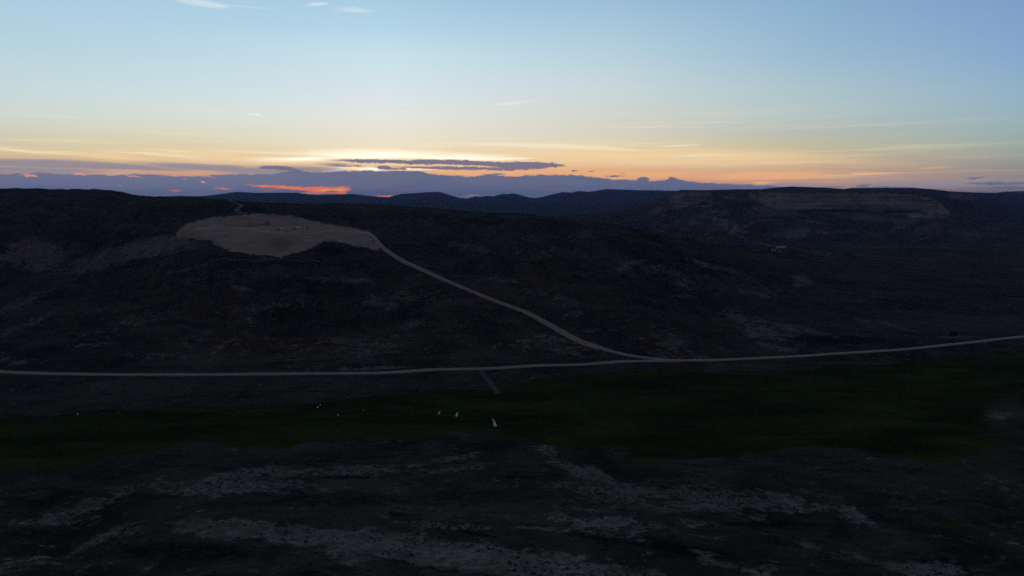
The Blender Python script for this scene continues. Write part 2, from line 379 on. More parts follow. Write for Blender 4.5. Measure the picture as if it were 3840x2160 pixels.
def height(X, Y):
    """the whole landscape: returns z and the masks used to colour and to split it"""
    r = np.hypot(X, Y); th = np.arctan2(X, Y)
    thc = np.clip(th, math.radians(-46), math.radians(46))
    a = np.tan(thc); D = r * np.cos(thc)
    # ---- near hill and meadow
    Yc = np.interp(a, HA, Yc_tab); s = D / Yc
    ui = (a - HA[0]) / (HA[1] - HA[0])
    z = bil(Hgrid, ui, np.clip(s, 0, 1) * (len(HS) - 1))
    zc_s = bil(Hgrid, ui, np.full_like(s, len(HS) - 1.01))
    zc = np.interp(a, HA, zc_dense)
    z = z + (zc - zc_s) * sst(.80, 1.0, s)
    z = np.where(s > 1, zc * (1 - sst(1.0, 2.4, s)) - 14 * sst(1.0, 1.3, s) * np.clip(zc / 100, 0, 1), z)
    up = np.clip(z / 60, 0, 1)
    fade = 1 - .8 * sst(.85, .97, s) * (s < 1.25)
    padm = np.exp(-((a - acol(1040)) / .125) ** 4) * sst(820, 870, D) * (1 - sst(1240, 1330, D))
    cor = sst(9, 60, road_distance(X, Y))
    rough = sst(4, 25, z) * fade * (1 - .92 * padm) * cor
    gl = ridged(X * 1.0 + .45 * Y, Y * .32 - X * .12, 95, 4, 21)
    z = z + rough * (fbm(X, Y, 240, 3, 1) * 7 * up + (gl - .55) * 19 * up + fbm(X, Y, 60, 4, 4) * 4.5) + (1 - .2 * padm) * (.15 + .85 * cor) * fbm(X, Y, 22, 3, 8) * .6 * sst(1, 12, z)
    near = 1 - sst(330, 420, D)
    g2 = ridged(X * .8 - Y * .5, Y * 1.0 + X * .2, 70, 4, 41)
    z = z + near * (fbm(X, Y, 110, 4, 31) * 4.2 + (g2 - .55) * 2.6)
    z = z + fbm(X, Y, 90, 3, 55) * .35
    hill = (s < 1.02) | (zc > 8)
    # ---- valley beyond
    z = np.where(D > 1100, np.maximum(z, fbm(X, Y, 500, 3, 61) * 3), z)
    # ---- mesa
    wob = fbm(a * 3450, D * .15, 420, 4, 71) * 120
    Yr = 3450 + wob * .8
    zr = ridge_z(mesa_rim, a, 3450.0)
    cf = sst(acol(2480), acol(2560), a) * (1 - sst(acol(3540), acol(3590), a))
    cf = cf * (1 - .8 * sst(acol(2600), acol(2700), a) * (1 - sst(acol(2770), acol(2930), a)))
    cf = cf * np.clip(1.05 + .5 * fbm(a * 3450, D * .05, 330, 3, 73), .3, 1.15)
    ch = 78 * cf
    q = np.clip((D - 2080) / (Yr - 2080), 0, 1)
    zb = np.maximum(zr - ch, 0)
    gul = ridged(a * 3450 * 1.0 + fbm(X, Y, 200, 2, 75) * 60, D * .22, 260, 5, 77)
    zt = zb * (.25 * q + .75 * q ** 2.1)
    amp = np.sin(np.pi * np.clip(q, 0, 1)) * np.clip(zb / 90, 0, 1)
    zt = zt + (gul - .55) * 52 * amp + fbm(X, Y, 110, 4, 81) * 9 * amp
    flutes = ridged(a * 3450, D * .06, 46, 3, 91)
    qc = np.clip((D - Yr + (flutes - .5) * 26) / 95, 0, 1)
    zcliff = zb + (zr - zb) * (qc * .85 + .15 * sst(.0, 1, qc))
    zm = np.where(D < Yr, np.maximum(zt, np.where(qc > 0, zcliff, -99)), zcliff)
    plate = ridge_z(back_ridge, a, 5200.0)
    bt = np.clip((D - Yr - 95) / (5200 - Yr - 95), 0, 1)
    zplat = zr + (plate - zr) * bt ** 1.3
    zplat = np.where(D > 5200, plate * (1 - sst(5200, 7000, D)), zplat)
    zm = np.where(D > Yr + 95, zplat, zm) + fbm(X, Y, 300, 3, 85) * 3 * sst(Yr + 100, Yr + 400, D) * (1 - sst(4400, 5100, D))
    mesa_w = sst(acol(1950), acol(2080), a)
    zm = zm * mesa_w
    mesa = (D > 2080) & (zm > z + .5) & (mesa_w > .02)
    z = np.where(D > 2080, np.maximum(z, zm), z)
    # ---- blue ridge behind and the mountains
    zmid = ridge_z(mid_ridge, a, 7600.0) * sst(5600, 7600, D) * (1 - sst(7600, 9000, D))
    zmt0 = ridge_z(mountains, a, 11500.0)
    qm = np.clip((D - 5000) / 6500, 0, 1)
    zmt = np.maximum(zmt0, 60) * qm ** 1.25 * (1 - sst(11500, 15500, D))
    am = np.sin(np.pi * qm) * .9
    zmt = zmt + ((ridged(X, Y, 2200, 4, 95) - .55) * 110 + fbm(X, Y, 600, 3, 97) * 14) * am * .5
    far = np.maximum(zmid, zmt)
    distant = (D > 5200) & (far > z)
    z = np.where(D > 5000, np.maximum(z, far), z)
    return z, dict(s=s, a=a, D=D, mesa=mesa, distant=distant, cf=cf, qc=qc, Yr=Yr, near=near, padm=padm, gl=gl, g2=g2, gul=gul)

# polar grid of the ground: fine where the view falls, coarse all round
th_f = np.radians(np.arange(-41, 41.01, .1))
th_c1 = np.radians(np.array([-180, -150, -130, -110, -95, -82, -72, -64, -58, -53, -49, -46, -44, -42]))
th_c2 = -th_c1[::-1]
TH = np.concatenate([th_c1, th_f, th_c2])
RR = np.concatenate([np.array([0.5, 30, 60, 90, 115, 135, 150, 163, 174]), 180 * np.exp(np.arange(0, math.log(4700 / 180), .0046)),
                     4700 * np.exp(np.arange(.006, math.log(18000 / 4700), .0085))])
TT, R2 = np.meshgrid(TH, RR, indexing='ij')
GX, GY = R2 * np.sin(TT), R2 * np.cos(TT)
GZ, G = height(GX, GY)

def grid_z(x, y):
    """height of the built mesh at a point"""
    x = np.asarray(x, float); y = np.asarray(y, float)
    u = np.interp(np.arctan2(x, y), TH, np.arange(len(TH)))
    v = np.interp(np.hypot(x, y), RR, np.arange(len(RR)))
    return bil(GZ, np.atleast_1d(u), np.atleast_1d(v))
def unproject(px, py, ymin=150, ymax=6000):
    """where a pixel's ray first meets the ground"""
    d = ray(px, py); t = np.arange(ymin, ymax, .8) / d[1]
    x, y, z = d[0] * t, d[1] * t, CAM_H + d[2] * t
    g = grid_z(x, y)
    hit = np.nonzero(z < g)[0]
    k = hit[0] if len(hit) else len(t) - 1
    return np.array([x[k], y[k], g[k]])

# pixel position every ground point has in the photograph (used once, to lay out soils and plants)
def project(X, Y, Z):
    fwd = Y * CP - (Z - CAM_H) * SP
    upc = Y * SP + (Z - CAM_H) * CP
    f = np.maximum(fwd, 1)
    return 1920 + FPX * X / f, 1080 - FPX * upc / f
PX, PY = project(GX, GY, GZ)
behind = (GY < 50) | (np.abs(TT) > math.radians(60))
PX = np.where(behind, -9999, PX)

def ell(items):
    m = np.zeros(PX.shape)
    for it in items:
        cx, cy, rx, ry, tilt = it[:5]; w = it[5] if len(it) > 5 else 1.0
        ok = (np.abs(PX - cx) < (rx + ry) * 1.6) & (np.abs(PY - cy) < (rx + ry) * 1.6)
        if not ok.any(): continue
        dx, dy = PX[ok] - cx, PY[ok] - cy
        c, s_ = math.cos(math.radians(tilt)), math.sin(math.radians(tilt))
        u, v = (dx * c - dy * s_) / rx, (dx * s_ + dy * c) / ry
        val = w * np.clip(1.35 - np.hypot(u, v) , 0, 1)
        m[ok] = np.maximum(m[ok], val)
    return m
front = (G['s'] < 1.02) & ~behind
midm = (G['D'] > 1300) & ~behind
bare_items = [
 (2150,1760,120,26,-25,.7),(2350,1850,260,44,-6,.8),(2700,1870,260,50,-4,.7),(1700,1760,200,16,8,.5),(1250,1775,400,14,2,.6),(900,1820,320,40,0,.6),(330,1900,260,30,18,.6),(500,1990,120,20,10,.7),(2250,1960,240,30,-4,.6),
 (2900,1260,150,60,-12,.35),(2500,1020,160,20,-14,.4),(1000,1150,200,20,6,.35),(1500,1120,200,30,6,.4),(500,1200,260,30,14,.35),(1300,1300,300,50,0,.35),(700,1330,300,24,0,.3),(2100,1290,200,40,-8,.4),
 # left flank of the far slope
 (95,945,95,45,25,.8),(150,960,90,60,0,1.0),(40,965,55,20,0,.7),(420,965,190,32,14,1.0),(560,932,150,34,8,1.05),(640,912,90,28,0,.9),(250,1000,60,10,8,.3),(340,980,90,10,8,.6),(520,960,60,12,0,.6),
 (700,1010,90,8,12,.45),(900,1080,50,10,-10,.7),(940,1200,22,14,0,.5),(700,1060,120,14,15,.35),(80,1135,150,18,22,.55),(120,1210,110,14,28,.55),(40,1240,70,20,25,.5),(60,1350,80,20,0,.35),
 (1220,1045,90,12,0,.5),(1340,1050,80,14,0,.5),(300,1290,150,22,5,.3),(760,1270,120,30,20,.3),(860,1290,100,26,25,.3),
 (1480,1110,70,10,0,.45),(1470,1150,45,14,25,.6),(1540,1215,55,18,10,.65),(1390,1300,70,14,35,.5),(1350,1330,60,10,25,.5),(1440,1378,100,9,3,.7),(1330,1385,80,6,0,.5),(1660,1140,60,16,25,.4),
 (1860,1300,40,12,30,.55),(1960,1290,50,22,0,.5),(2120,1320,90,14,-10,.45),(1700,1260,60,10,0,.3),(800,1345,50,6,15,.5),
 # right part of that slope
 (1780,930,110,20,-8,.5),(1700,915,60,10,0,.35),(2060,950,150,26,0,.3),(1880,1050,90,12,-5,.5),(2020,1095,60,12,-10,.45),(2110,1130,60,26,-20,.45),(2150,1180,50,14,10,.5),
 (2380,985,60,10,6,.9),(2330,1008,36,10,0,.9),(2480,1010,80,16,-12,.45),(2560,1060,60,40,-30,.4),(2620,985,50,12,-20,.6),(2720,1010,110,10,-12,.5),(2570,1110,50,8,0,.5),
 (3010,1050,45,16,-20,.8),(2990,1068,20,8,0,.8),(2820,1100,110,14,-5,.45),(2760,1190,70,22,-20,.65),(2850,1240,90,50,-20,.6),(2900,1300,90,16,-10,.6),(2960,1232,50,10,-18,.7),(3040,1240,110,10,-15,.5),(3360,1225,130,9,-14,.45),(3560,1265,70,9,0,.5),(3250,1205,60,7,-10,.35),
 (2500,1290,120,50,-15,.38),(2620,1330,90,18,-20,.38),(2240,1240,80,12,0,.35),
 # near slope
 (760,1800,120,20,10,.55),(930,1780,150,22,8,.65),(1120,1768,160,10,5,.75),(1380,1752,150,9,3,.8),(1560,1745,80,8,0,.6),(860,1842,230,13,3,.75),(1000,1820,90,16,0,.6),(1700,1720,110,10,12,.5),
 (2060,1690,70,18,-8,.5),(2140,1760,60,12,-25,.85),(2260,1790,90,22,-30,.85),(2330,1825,60,18,-30,.7),(2500,1850,170,20,-4,.55),(2180,1880,110,36,0,.45),(2220,1915,110,12,-5,.7),(2540,1910,120,22,0,.65),(2600,1965,80,20,0,.65),(2720,1850,110,30,0,.5),(2890,1850,70,9,-15,.8),(2930,1888,150,34,-5,.65),(3060,1900,90,20,0,.6),(2980,1905,60,6,-8,.9),(2840,1945,50,8,-15,.8),(3200,1935,60,30,-20,.95),(3260,1960,50,20,-30,.5),
 (3030,2040,50,14,-10,.7),(3260,2100,60,14,-20,.6),(3480,2140,180,34,-4,.85),(2760,2130,190,16,-14,.7),(2650,2075,70,10,-10,.7),
 (340,1895,130,14,22,.75),(220,1950,150,26,8,.55),(100,1960,90,18,0,.45),(430,1868,60,8,18,.5),(400,2010,140,16,24,.8),(330,2040,60,16,10,.6),(520,1975,90,8,8,.5),
 (900,1985,300,34,-2,1.0),(1150,2005,240,44,-6,1.0),(1400,2040,300,50,-8,1.0),(1700,2085,320,56,-8,1.0),(2000,2120,320,56,-8,1.0),(2300,2160,300,44,-8,.95),(1300,2075,120,40,-20,.6),(1700,1975,260,16,-3,.45),(1500,2010,300,16,-3,.5),(2080,1990,160,10,-8,.45),(2250,2000,150,10,-10,.5),
 (1450,1842,90,14,5,.4),(60,2120,200,30,10,.35),(3780,1820,150,40,0,.35),(3720,1560,90,24,0,.45),(3800,1480,70,8,-10,.4),
]
bare = ell(bare_items) * front
red = ell([(860,1120,400,60,12,.4),(420,1080,200,24,15,.6),(1000,1290,500,80,0,.6),(2050,1320,240,40,0,.6),(2500,1310,180,50,-15,.7),(1850,1440,200,40,0,.7),(1400,1475,120,10,0,.8),(2300,1400,200,20,0,.5),(2560,1385,110,22,0,.9),(1950,1970,160,14,0,.7),(2200,1890,120,40,0,.7),(2450,1930,200,30,0,.5),(300,1690,120,30,0,.3)]) * front
red = np.maximum(red, ell([(2600,840,200,60,-20,.9),(3450,760,300,40,0,.6),(3420,810,70,14,0,1),(3200,850,500,50,0,.35)]) * midm)
far_bare = ell([(2575,742,62,22,0,1.0),(2470,790,60,14,20,.55),(2560,830,130,16,18,.4),(2900,790,110,12,0,.7),(2950,806,50,8,0,.6),(3250,815,80,14,-4,.8),(3000,870,60,20,20,.6),(3340,822,130,8,-3,.5),(3430,808,32,11,0,1.0),(3485,810,34,12,0,.85),(3560,806,40,10,0,.6),(2980,880,60,12,0,.5),(3190,870,40,10,0,.5),(2480,860,100,8,14,.35),(3500,850,90,20,20,.45),(3650,880,110,22,0,.4),(3300,880,120,16,0,.35),(3600,737,70,13,-5,.7),(3750,850,90,20,10,.35),(2700,850,120,22,15,.35),(3110,966,30,3,0,.6),(2640,948,50,4,0,.6)]) * midm
yrc = G['qc']
cl = G['mesa'] & (G['cf'] > .35) & (yrc > .02) & (yrc < .999)
far_bare = np.maximum(far_bare, np.where(cl, .95, 0) * np.clip(G['cf'] * 1.3, 0, 1))
strata = fbm(G['a'] * 3450, GZ * 12, 170, 4, 141) + .35 * fbm(G['a'] * 3450, GY * .2, 500, 3, 143)
tal = G['mesa'] & (G['D'] < 3500) & (G['cf'] > .0) & (GZ > 12)
far_bare = np.maximum(far_bare, np.where(tal, .62 * sst(.12, .42, strata), 0) * sst(2000, 2500, PX))
red = np.maximum(red, np.where(G['mesa'] & (G['D'] < 3600), .55, 0))
bare = np.maximum(bare, far_bare * .95)
cliff = np.where(cl, 1.0, 0) * np.clip(G['cf'] * 1.5 - .25 + fbm(GX, GY, 70, 3, 121) * .5, 0, 1) + ell([(3430,808,32,11,0,1.0),(3485,810,34,12,0,.85),(3600,737,70,13,-5,.6)]) * midm

# lush meadow by the creek
top_edge = np.interp(PX, [-800,0,300,560,800,1000,1200,1400,1600,1850,2000,2300,2700,3100,3500,3840,4500], [1560,1560,1550,1536,1520,1514,1502,1490,1475,1462,1430,1398,1392,1380,1345,1320,1290])
bot_edge = np.interp(PX, [-800,0,400,900,1300,1700,2000,2300,2600,2900,3050,3250,3400,3500,3840,4500], [1800,1770,1730,1680,1640,1625,1640,1690,1715,1700,1690,1735,1745,1725,1700,1700])
wv = fbm(GX, GY, 45, 3, 101) * 14
green = sst(-6, 10, PY - top_edge + wv) * (1 - sst(-34, 40, PY - bot_edge + wv * 2.6)) * front
green = np.maximum(green, ell([(90,1880,70,22,0,.75),(200,1780,200,26,5,.35),(3550,1960,190,26,-25,.6),(3700,2010,160,26,-20,.4),(1000,2095,120,16,0,.25)]) * front)
hump = ell([(3150,1712,230,34,-4,1.3),(3780,1560,120,90,0,.8),(3850,1640,200,60,0,.7)]) * front
green = np.clip(green - hump * .9, 0, 1) * (1 - .25 * (1 - sst(900, 2200, PX)) * sst(-.3, .3, fbm(GX, GY, 110, 3, 131)))
channel = np.zeros(PX.shape)
creek = [(0,1552),(110,1566),(220,1560),(300,1553),(420,1540),(520,1552),(640,1556),(760,1552),(900,1534),(1040,1528),(1180,1520),(1215,1535),(1270,1554),(1360,1540),(1460,1548),(1560,1562),(1620,1556),(1650,1548),(1700,1545),(1760,1560),(1830,1568),(1852,1588),(1900,1572),(1960,1580)]
for i in range(len(creek) - 1):
    (x0, y0), (x1, y1) = creek[i], creek[i + 1]
    ok = (np.abs(PX - (x0 + x1) / 2) < 140) & (np.abs(PY - (y0 + y1) / 2) < 60) & front
    dx, dy = x1 - x0, (y1 - y0)
    px_, py_ = PX[ok] - x0, PY[ok] - y0
    t = np.clip((px_ * dx + py_ * dy * 9) / (dx * dx + dy * dy * 9 + 1e-6), 0, 1)
    d = np.hypot((px_ - t * dx) / 2.2, py_ - t * dy)
    channel[ok] = np.maximum(channel[ok], np.clip(1.3 - d / 5.5, 0, 1))
def soft_poly(poly, feather):
    acc = np.zeros(PX.shape)
    nx_, ny_ = fbm(GX, GY, 16, 4, 111, .65), fbm(GX, GY, 13, 4, 113, .65)
    for k in range(6):
        a_ = k * math.pi / 3
        acc += in_poly(PX + nx_ * 14 + math.cos(a_) * feather * 1.6, PY + ny_ * 7 + math.sin(a_) * feather, poly)
    return acc / 6
dirt = soft_poly(PAD, 5.5) * front
patch = ell([(1050,915,75,40,0,.7),(1180,826,60,7,-8,.6),(960,845,90,5,0,.8),(850,848,60,4,0,.6),(1000,840,22,6,0,1),(1215,850,40,4,-8,.7)]) * dirt   # darker reddish earth
thick = ell([(1165,985,120,30,0,.6),(860,925,60,18,-20,.8),(1240,940,90,26,0,.8),(1500,1180,90,40,30,.6),(3120,1275,240,26,0,.9),(1800,1860,300,70,0,.5),(2560,2060,300,30,-8,.9),(2200,2010,200,12,-10,.9),(1750,1995,180,12,-10,.9),(2870,1965,260,14,0,.9),(2800,1880,30,70,10,.8),(1850,1260,50,24,0,.6),(1300,1790,200,12,0,.8),(1300,1870,500,40,0,.6),(700,2070,500,60,0,.7),(2720,940,200,10,-18,.9),(2450,890,200,26,-25,.7),(650,870,60,20,0,.5)]) * front
thick = np.maximum(thick, ell([(3100,790,300,7,0,.9),(3400,795,160,8,0,.9),(2760,780,80,30,0,.7),(3600,770,60,40,-30,.6)]) * midm)
roughv = .5 + .5 * np.clip(G['gl'] * 1.6 - .9, -1, 1)

# one mesh per kind of ground, cut out of the same surface
nT, nR = TT.shape
idx = np.arange(nT * nR).reshape(nT, nR)
q00, q10, q11, q01 = idx[:-1, :-1], idx[1:, :-1], idx[1:, 1:], idx[:-1, 1:]
def cellmax(m): return m[:-1, :-1].astype(float) + m[1:, 1:].astype(float) > .9
cD = (G['D'][:-1, :-1] + G['D'][1:, 1:]) / 2; cs = (G['s'][:-1, :-1] + G['s'][1:, 1:]) / 2
mg = (green[:-1, :-1] + green[1:, 1:]) / 2
cls = np.full((nT - 1, nR - 1), 0)                       # near slope
cPY = (PY[:-1, :-1] + PY[1:, 1:]) / 2; cPX = (PX[:-1, :-1] + PX[1:, 1:]) / 2
cls[(cD > 440)] = 2                                      # far slope
zc_cell = np.interp(np.tan(np.clip((TT[:-1, :-1]), -.8, .8)), HA, zc_dense)
cls[(cD > 440) & (cs > 1.02)] = 3                        # valley plain behind
cls[(cD > 640) & (zc_cell < 14)] = 3
cls[(mg > .5) & (cD > 330) & (cD < 900)] = 1             # meadow
cls[(dirt[:-1, :-1] + dirt[1:, 1:]) > 1.0] = 6
cls[cellmax(G['mesa'])] = 4
cls[cellmax(G['distant'])] = 5
# normals over the whole surface so the cuts do not show
P = np.stack([GX, GY, GZ], -1)
du = np.gradient(P, axis=0); dv = np.gradient(P, axis=1)
NRM = np.cross(dv, du); NRM /= np.linalg.norm(NRM, axis=-1, keepdims=True) + 1e-12
NRM = np.where(NRM[..., 2:3] < 0, -NRM, NRM)

# ------------------------------------------------------------------ materials
def new_mat(name):
    m = bpy.data.materials.new(name); m.use_nodes = True
    return m, m.node_tree
def simple(name, col, rough=.7, metal=0.0, var=.15, scale=3.0):
    m, t = new_mat(name); b = t.nodes['Principled BSDF']
    b.inputs['Roughness'].default_value = rough; b.inputs['Metallic'].default_value = metal
    nz = t.nodes.new('ShaderNodeTexNoise'); nz.inputs['Scale'].default_value = scale; nz.inputs['Detail'].default_value = 4
    tc = t.nodes.new('ShaderNodeTexCoord'); t.links.new(tc.outputs['Object'], nz.inputs['Vector'])
    mx = t.nodes.new('ShaderNodeMix'); mx.data_type = 'RGBA'
    mx.inputs[6].default_value = (*[c * (1 - var) for c in col], 1); mx.inputs[7].default_value = (*[min(1, c * (1 + var)) for c in col], 1)
    t.links.new(nz.outputs[0], mx.inputs[0]); t.links.new(mx.outputs[2], b.inputs['Base Color'])
    return m

def ground_material():
    m, t = new_mat('ground_cover')
    n, l = t.nodes, t.links
    b = n['Principled BSDF']; b.inputs['Roughness'].default_value = .95; b.inputs['Specular IOR Level'].default_value = 0.0
    g = n.new('ShaderNodeNewGeometry')
    def att(k):
        a = n.new('ShaderNodeAttribute'); a.attribute_name = k; return a.outputs['Fac']
    def nz(scale, det=4, rough=.6, sc=(1, 1, 1), dist=0.0):
        mp = n.new('ShaderNodeMapping'); l.new(g.outputs['Position'], mp.inputs[0]); mp.inputs['Scale'].default_value = sc
        x = n.new('ShaderNodeTexNoise'); l.new(mp.outputs[0], x.inputs['Vector'])
        x.inputs['Scale'].default_value = scale; x.inputs['Detail'].default_value = det; x.inputs['Roughness'].default_value = rough
        x.inputs['Distortion'].default_value = dist
        return x.outputs[0]
    def ma(op, a, b_=0.0, c=0.0):
        x = n.new('ShaderNodeMath'); x.operation = op
        for i, v in enumerate((a, b_, c)):
            if isinstance(v, bpy.types.NodeSocket): l.new(v, x.inputs[i])
            else: x.inputs[i].default_value = v
        return x.outputs[0]
    def mr(v, a, b_, c=0.0, d=1.0):
        x = n.new('ShaderNodeMapRange'); x.interpolation_type = 'SMOOTHSTEP'
        l.new(v, x.inputs[0])
        for i, q in enumerate((a, b_, c, d)): x.inputs[i + 1].default_value = q
        return x.outputs[0]
    def mx(f, a, b_):
        x = n.new('ShaderNodeMix'); x.data_type = 'RGBA'
        if isinstance(f, bpy.types.NodeSocket): l.new(f, x.inputs[0])
        else: x.inputs[0].default_value = f
        for i, v in ((6, a), (7, b_)):
            if isinstance(v, bpy.types.NodeSocket): l.new(v, x.inputs[i])
            else: x.inputs[i].default_value = (*v, 1)
        return x.outputs[2]
    big, mid, fine, grit = nz(.006, 4, .6, (1, 1, 1), .6), nz(.035, 5, .65, (1, .6, 1), .4), nz(.28, 4, .65), nz(1.1, 3, .6)
    # sagebrush scrub, darker and lighter
    col = mx(mr(mid, .35, .68), (.027, .029, .022), (.088, .079, .064))
    col = mx(mr(big, .40, .66, 0, .8), col, (.125, .104, .088))
    col = mx(mr(nz(.011, 5, .62, (.5, 1.4, 1), .8), .48, .66, 0, .8), col, (.150, .122, .110))
    col = mx(mr(nz(.045, 5, .7, (.45, 1.6, 1), 1.0), .50, .64, 0, .75), col, (.020, .028, .026))
    col = mx(mr(nz(.09, 5, .72, (.6, 1.5, 1), .8), .56, .68, 0, .6), col, (.135, .115, .108))
    col = mx(mr(fine, .45, .75, 0, .55), col, (.070, .064, .058))
    col = mx(mr(grit, .52, .70, 0, .6), col, (.020, .023, .018))
    # reddish soil
    rd = mr(ma('ADD', att('red'), ma('MULTIPLY', ma('SUBTRACT', mid, .5), .9)), .25, .9, 0, .85)
    col = mx(rd, col, mx(mr(fine, .4, .7), (.095, .060, .050), (.050, .038, .034)))
    # green meadow
    gr = mr(ma('ADD', att('green'), ma('MULTIPLY', ma('SUBTRACT', fine, .5), .35)), .25, .75)
    gcol = mx(mr(nz(.02, 5, .6, (.5, 1.6, 1), .8), .35, .7), (.024, .036, .006), (.066, .086, .018))
    gcol = mx(mr(nz(.008, 5, .65, (.6, 1.6, 1), 1.2), .48, .66, 0, .7), gcol, (.040, .050, .014))
    gcol = mx(mr(nz(.06, 5, .7, (.4, 1.8, 1), .6), .52, .72, 0, .6), gcol, (.012, .026, .004))
    gcol = mx(mr(fine, .5, .8, 0, .35), gcol, (.034, .048, .010))
    col = mx(gr, col, gcol)
    # dense dark brush
    th = mr(ma('ADD', att('thick'), ma('MULTIPLY', ma('SUBTRACT', fine, .5), .9)), .35, .85, 0, .85)
    col = mx(th, col, (.010, .017, .015))
    col = mx(mr(ma('ADD', att('channel'), ma('MULTIPLY', ma('SUBTRACT', fine, .5), .9)), .45, 1.0, 0, .6), col, (.012, .020, .006))
    # bare pale ground, eaten into by plants
    br_in = ma('ADD', ma('MULTIPLY', att('bare'), 1.12), ma('MULTIPLY', ma('SUBTRACT', nz(.05, 5, .68, (1, 1, 1), 1.4), .5), 2.0))
    br_in = ma('ADD', br_in, ma('MULTIPLY', ma('SUBTRACT', fine, .5), .9))
    rag = nz(.11, 5, .72, (.7, 1.5, 1), .6)
    br_in = ma('ADD', br_in, ma('MULTIPLY', ma('SUBTRACT', rag, .5), 1.9))
    br = ma('MULTIPLY', mr(br_in, .20, .74), ma('SUBTRACT', 1.0, gr))
    bcol = mx(mr(fine, .35, .7), (.17, .145, .138), (.36, .31, .295))
    bcol = mx(mr(mid, .5, .75, 0, .5), bcol, (.23, .175, .16))
    bcol = mx(mr(grit, .60, .68, 0, .8), bcol, (.030, .038, .036))
    stripes = nz(.02, 3, .6, (.2, .2, 9.0))
    bcol = mx(mr(stripes, .45, .6, 0, .45), bcol, (.15, .125, .12))
    col = mx(br, col, bcol)
    ccol = mx(mr(nz(.012, 4, .6, (1, 1, 5)), .35, .7), (.35, .285, .26), (.50, .42, .39))
    ccol = mx(mr(nz(.022, 4, .7, (.12, .12, 3.2), .2), .46, .58, 0, .8), ccol, (.15, .125, .12))
    ccol = mx(mr(mid, .58, .75, 0, .5), ccol, (.14, .125, .12))
    ccol = mx(mr(nz(.03, 5, .7, (1, 1, .12), .5), .55, .68, 0, .75), ccol, (.10, .085, .085))
    col = mx(mr(ma('ADD', att('cliff'), ma('MULTIPLY', ma('SUBTRACT', nz(.028, 6, .75, (1, 1, 2.5), .7), .5), 2.2)), .38, .70), col, ccol)
    # graded earth of the platform
    dcol = mx(mr(nz(.03, 4, .6), .35, .7), (.48, .355, .305), (.63, .480, .415))
    dcol = mx(mr(nz(.25, 3, .6, (1, .25, 1)), .4, .75, 0, .25), dcol, (.36, .28, .26))
    dcol = mx(mr(ma('ADD', att('patch'), ma('MULTIPLY', ma('SUBTRACT', fine, .5), .7)), .3, .9, 0, .8), dcol, (.27, .165, .12))
    dcol = mx(mr(nz(.09, 4, .65, (.25, 1.3, 1)), .50, .62, 0, .45), dcol, (.38, .285, .26))
    col = mx(mr(ma('ADD', att('dirt'), ma('MULTIPLY', ma('SUBTRACT', rag, .5), 1.5)), .30, .72), col, dcol)
    l.new(col, b.inputs['Base Color'])
    h = ma('ADD', ma('MULTIPLY', fine, 1.6), ma('MULTIPLY', grit, .55))
    h = ma('MULTIPLY', h, ma('SUBTRACT', 1.0, ma('MULTIPLY', att('dirt'), .9)))
    h = ma('MULTIPLY', h, ma('SUBTRACT', 1.0, ma('MULTIPLY', gr, .8)))
    bp = n.new('ShaderNodeBump'); bp.inputs['Strength'].default_value = .7; bp.inputs['Distance'].default_value = 1.0
    l.new(h, bp.inputs['Height']); l.new(bp.outputs[0], b.inputs['Normal'])
    return m
M_GROUND = ground_material()
attrs = dict(bare=bare, red=red, green=green, thick=thick, channel=channel, dirt=dirt, patch=patch, cliff=cliff)
def cut_mesh(name, sel):
    qs = np.stack([q00[sel], q10[sel], q11[sel], q01[sel]], -1)
    used, inv = np.unique(qs.ravel(), return_inverse=True)
    me = bpy.data.meshes.new(name)
    me.vertices.add(len(used)); me.vertices.foreach_set('co', P.reshape(-1, 3)[used].astype(np.float32).ravel())
    nf = len(qs)
    me.loops.add(nf * 4); me.loops.foreach_set('vertex_index', inv.astype(np.int32))
    me.polygons.add(nf); me.polygons.foreach_set('loop_start', (np.arange(nf) * 4).astype(np.int32))
    me.polygons.foreach_set('use_smooth', np.ones(nf, bool))
    me.update(calc_edges=True)
    for k, v in attrs.items():
        at = me.attributes.new(k, 'FLOAT', 'POINT'); at.data.foreach_set('value', v.ravel()[used].astype(np.float32))
    me.normals_split_custom_set_from_vertices(NRM.reshape(-1, 3)[used].astype(np.float32))
    me.materials.append(M_GROUND)
    o = bpy.data.objects.new(name, me); scene.collection.objects.link(o); o['kind'] = 'structure'
    return o
for k, nm in ((0, 'near_slope'), (1, 'meadow'), (2, 'hillside'), (3, 'valley_plain'), (4, 'mesa'), (5, 'distant_mountains'), (6, 'graded_earth_platform')):
    cut_mesh(nm, cls == k)

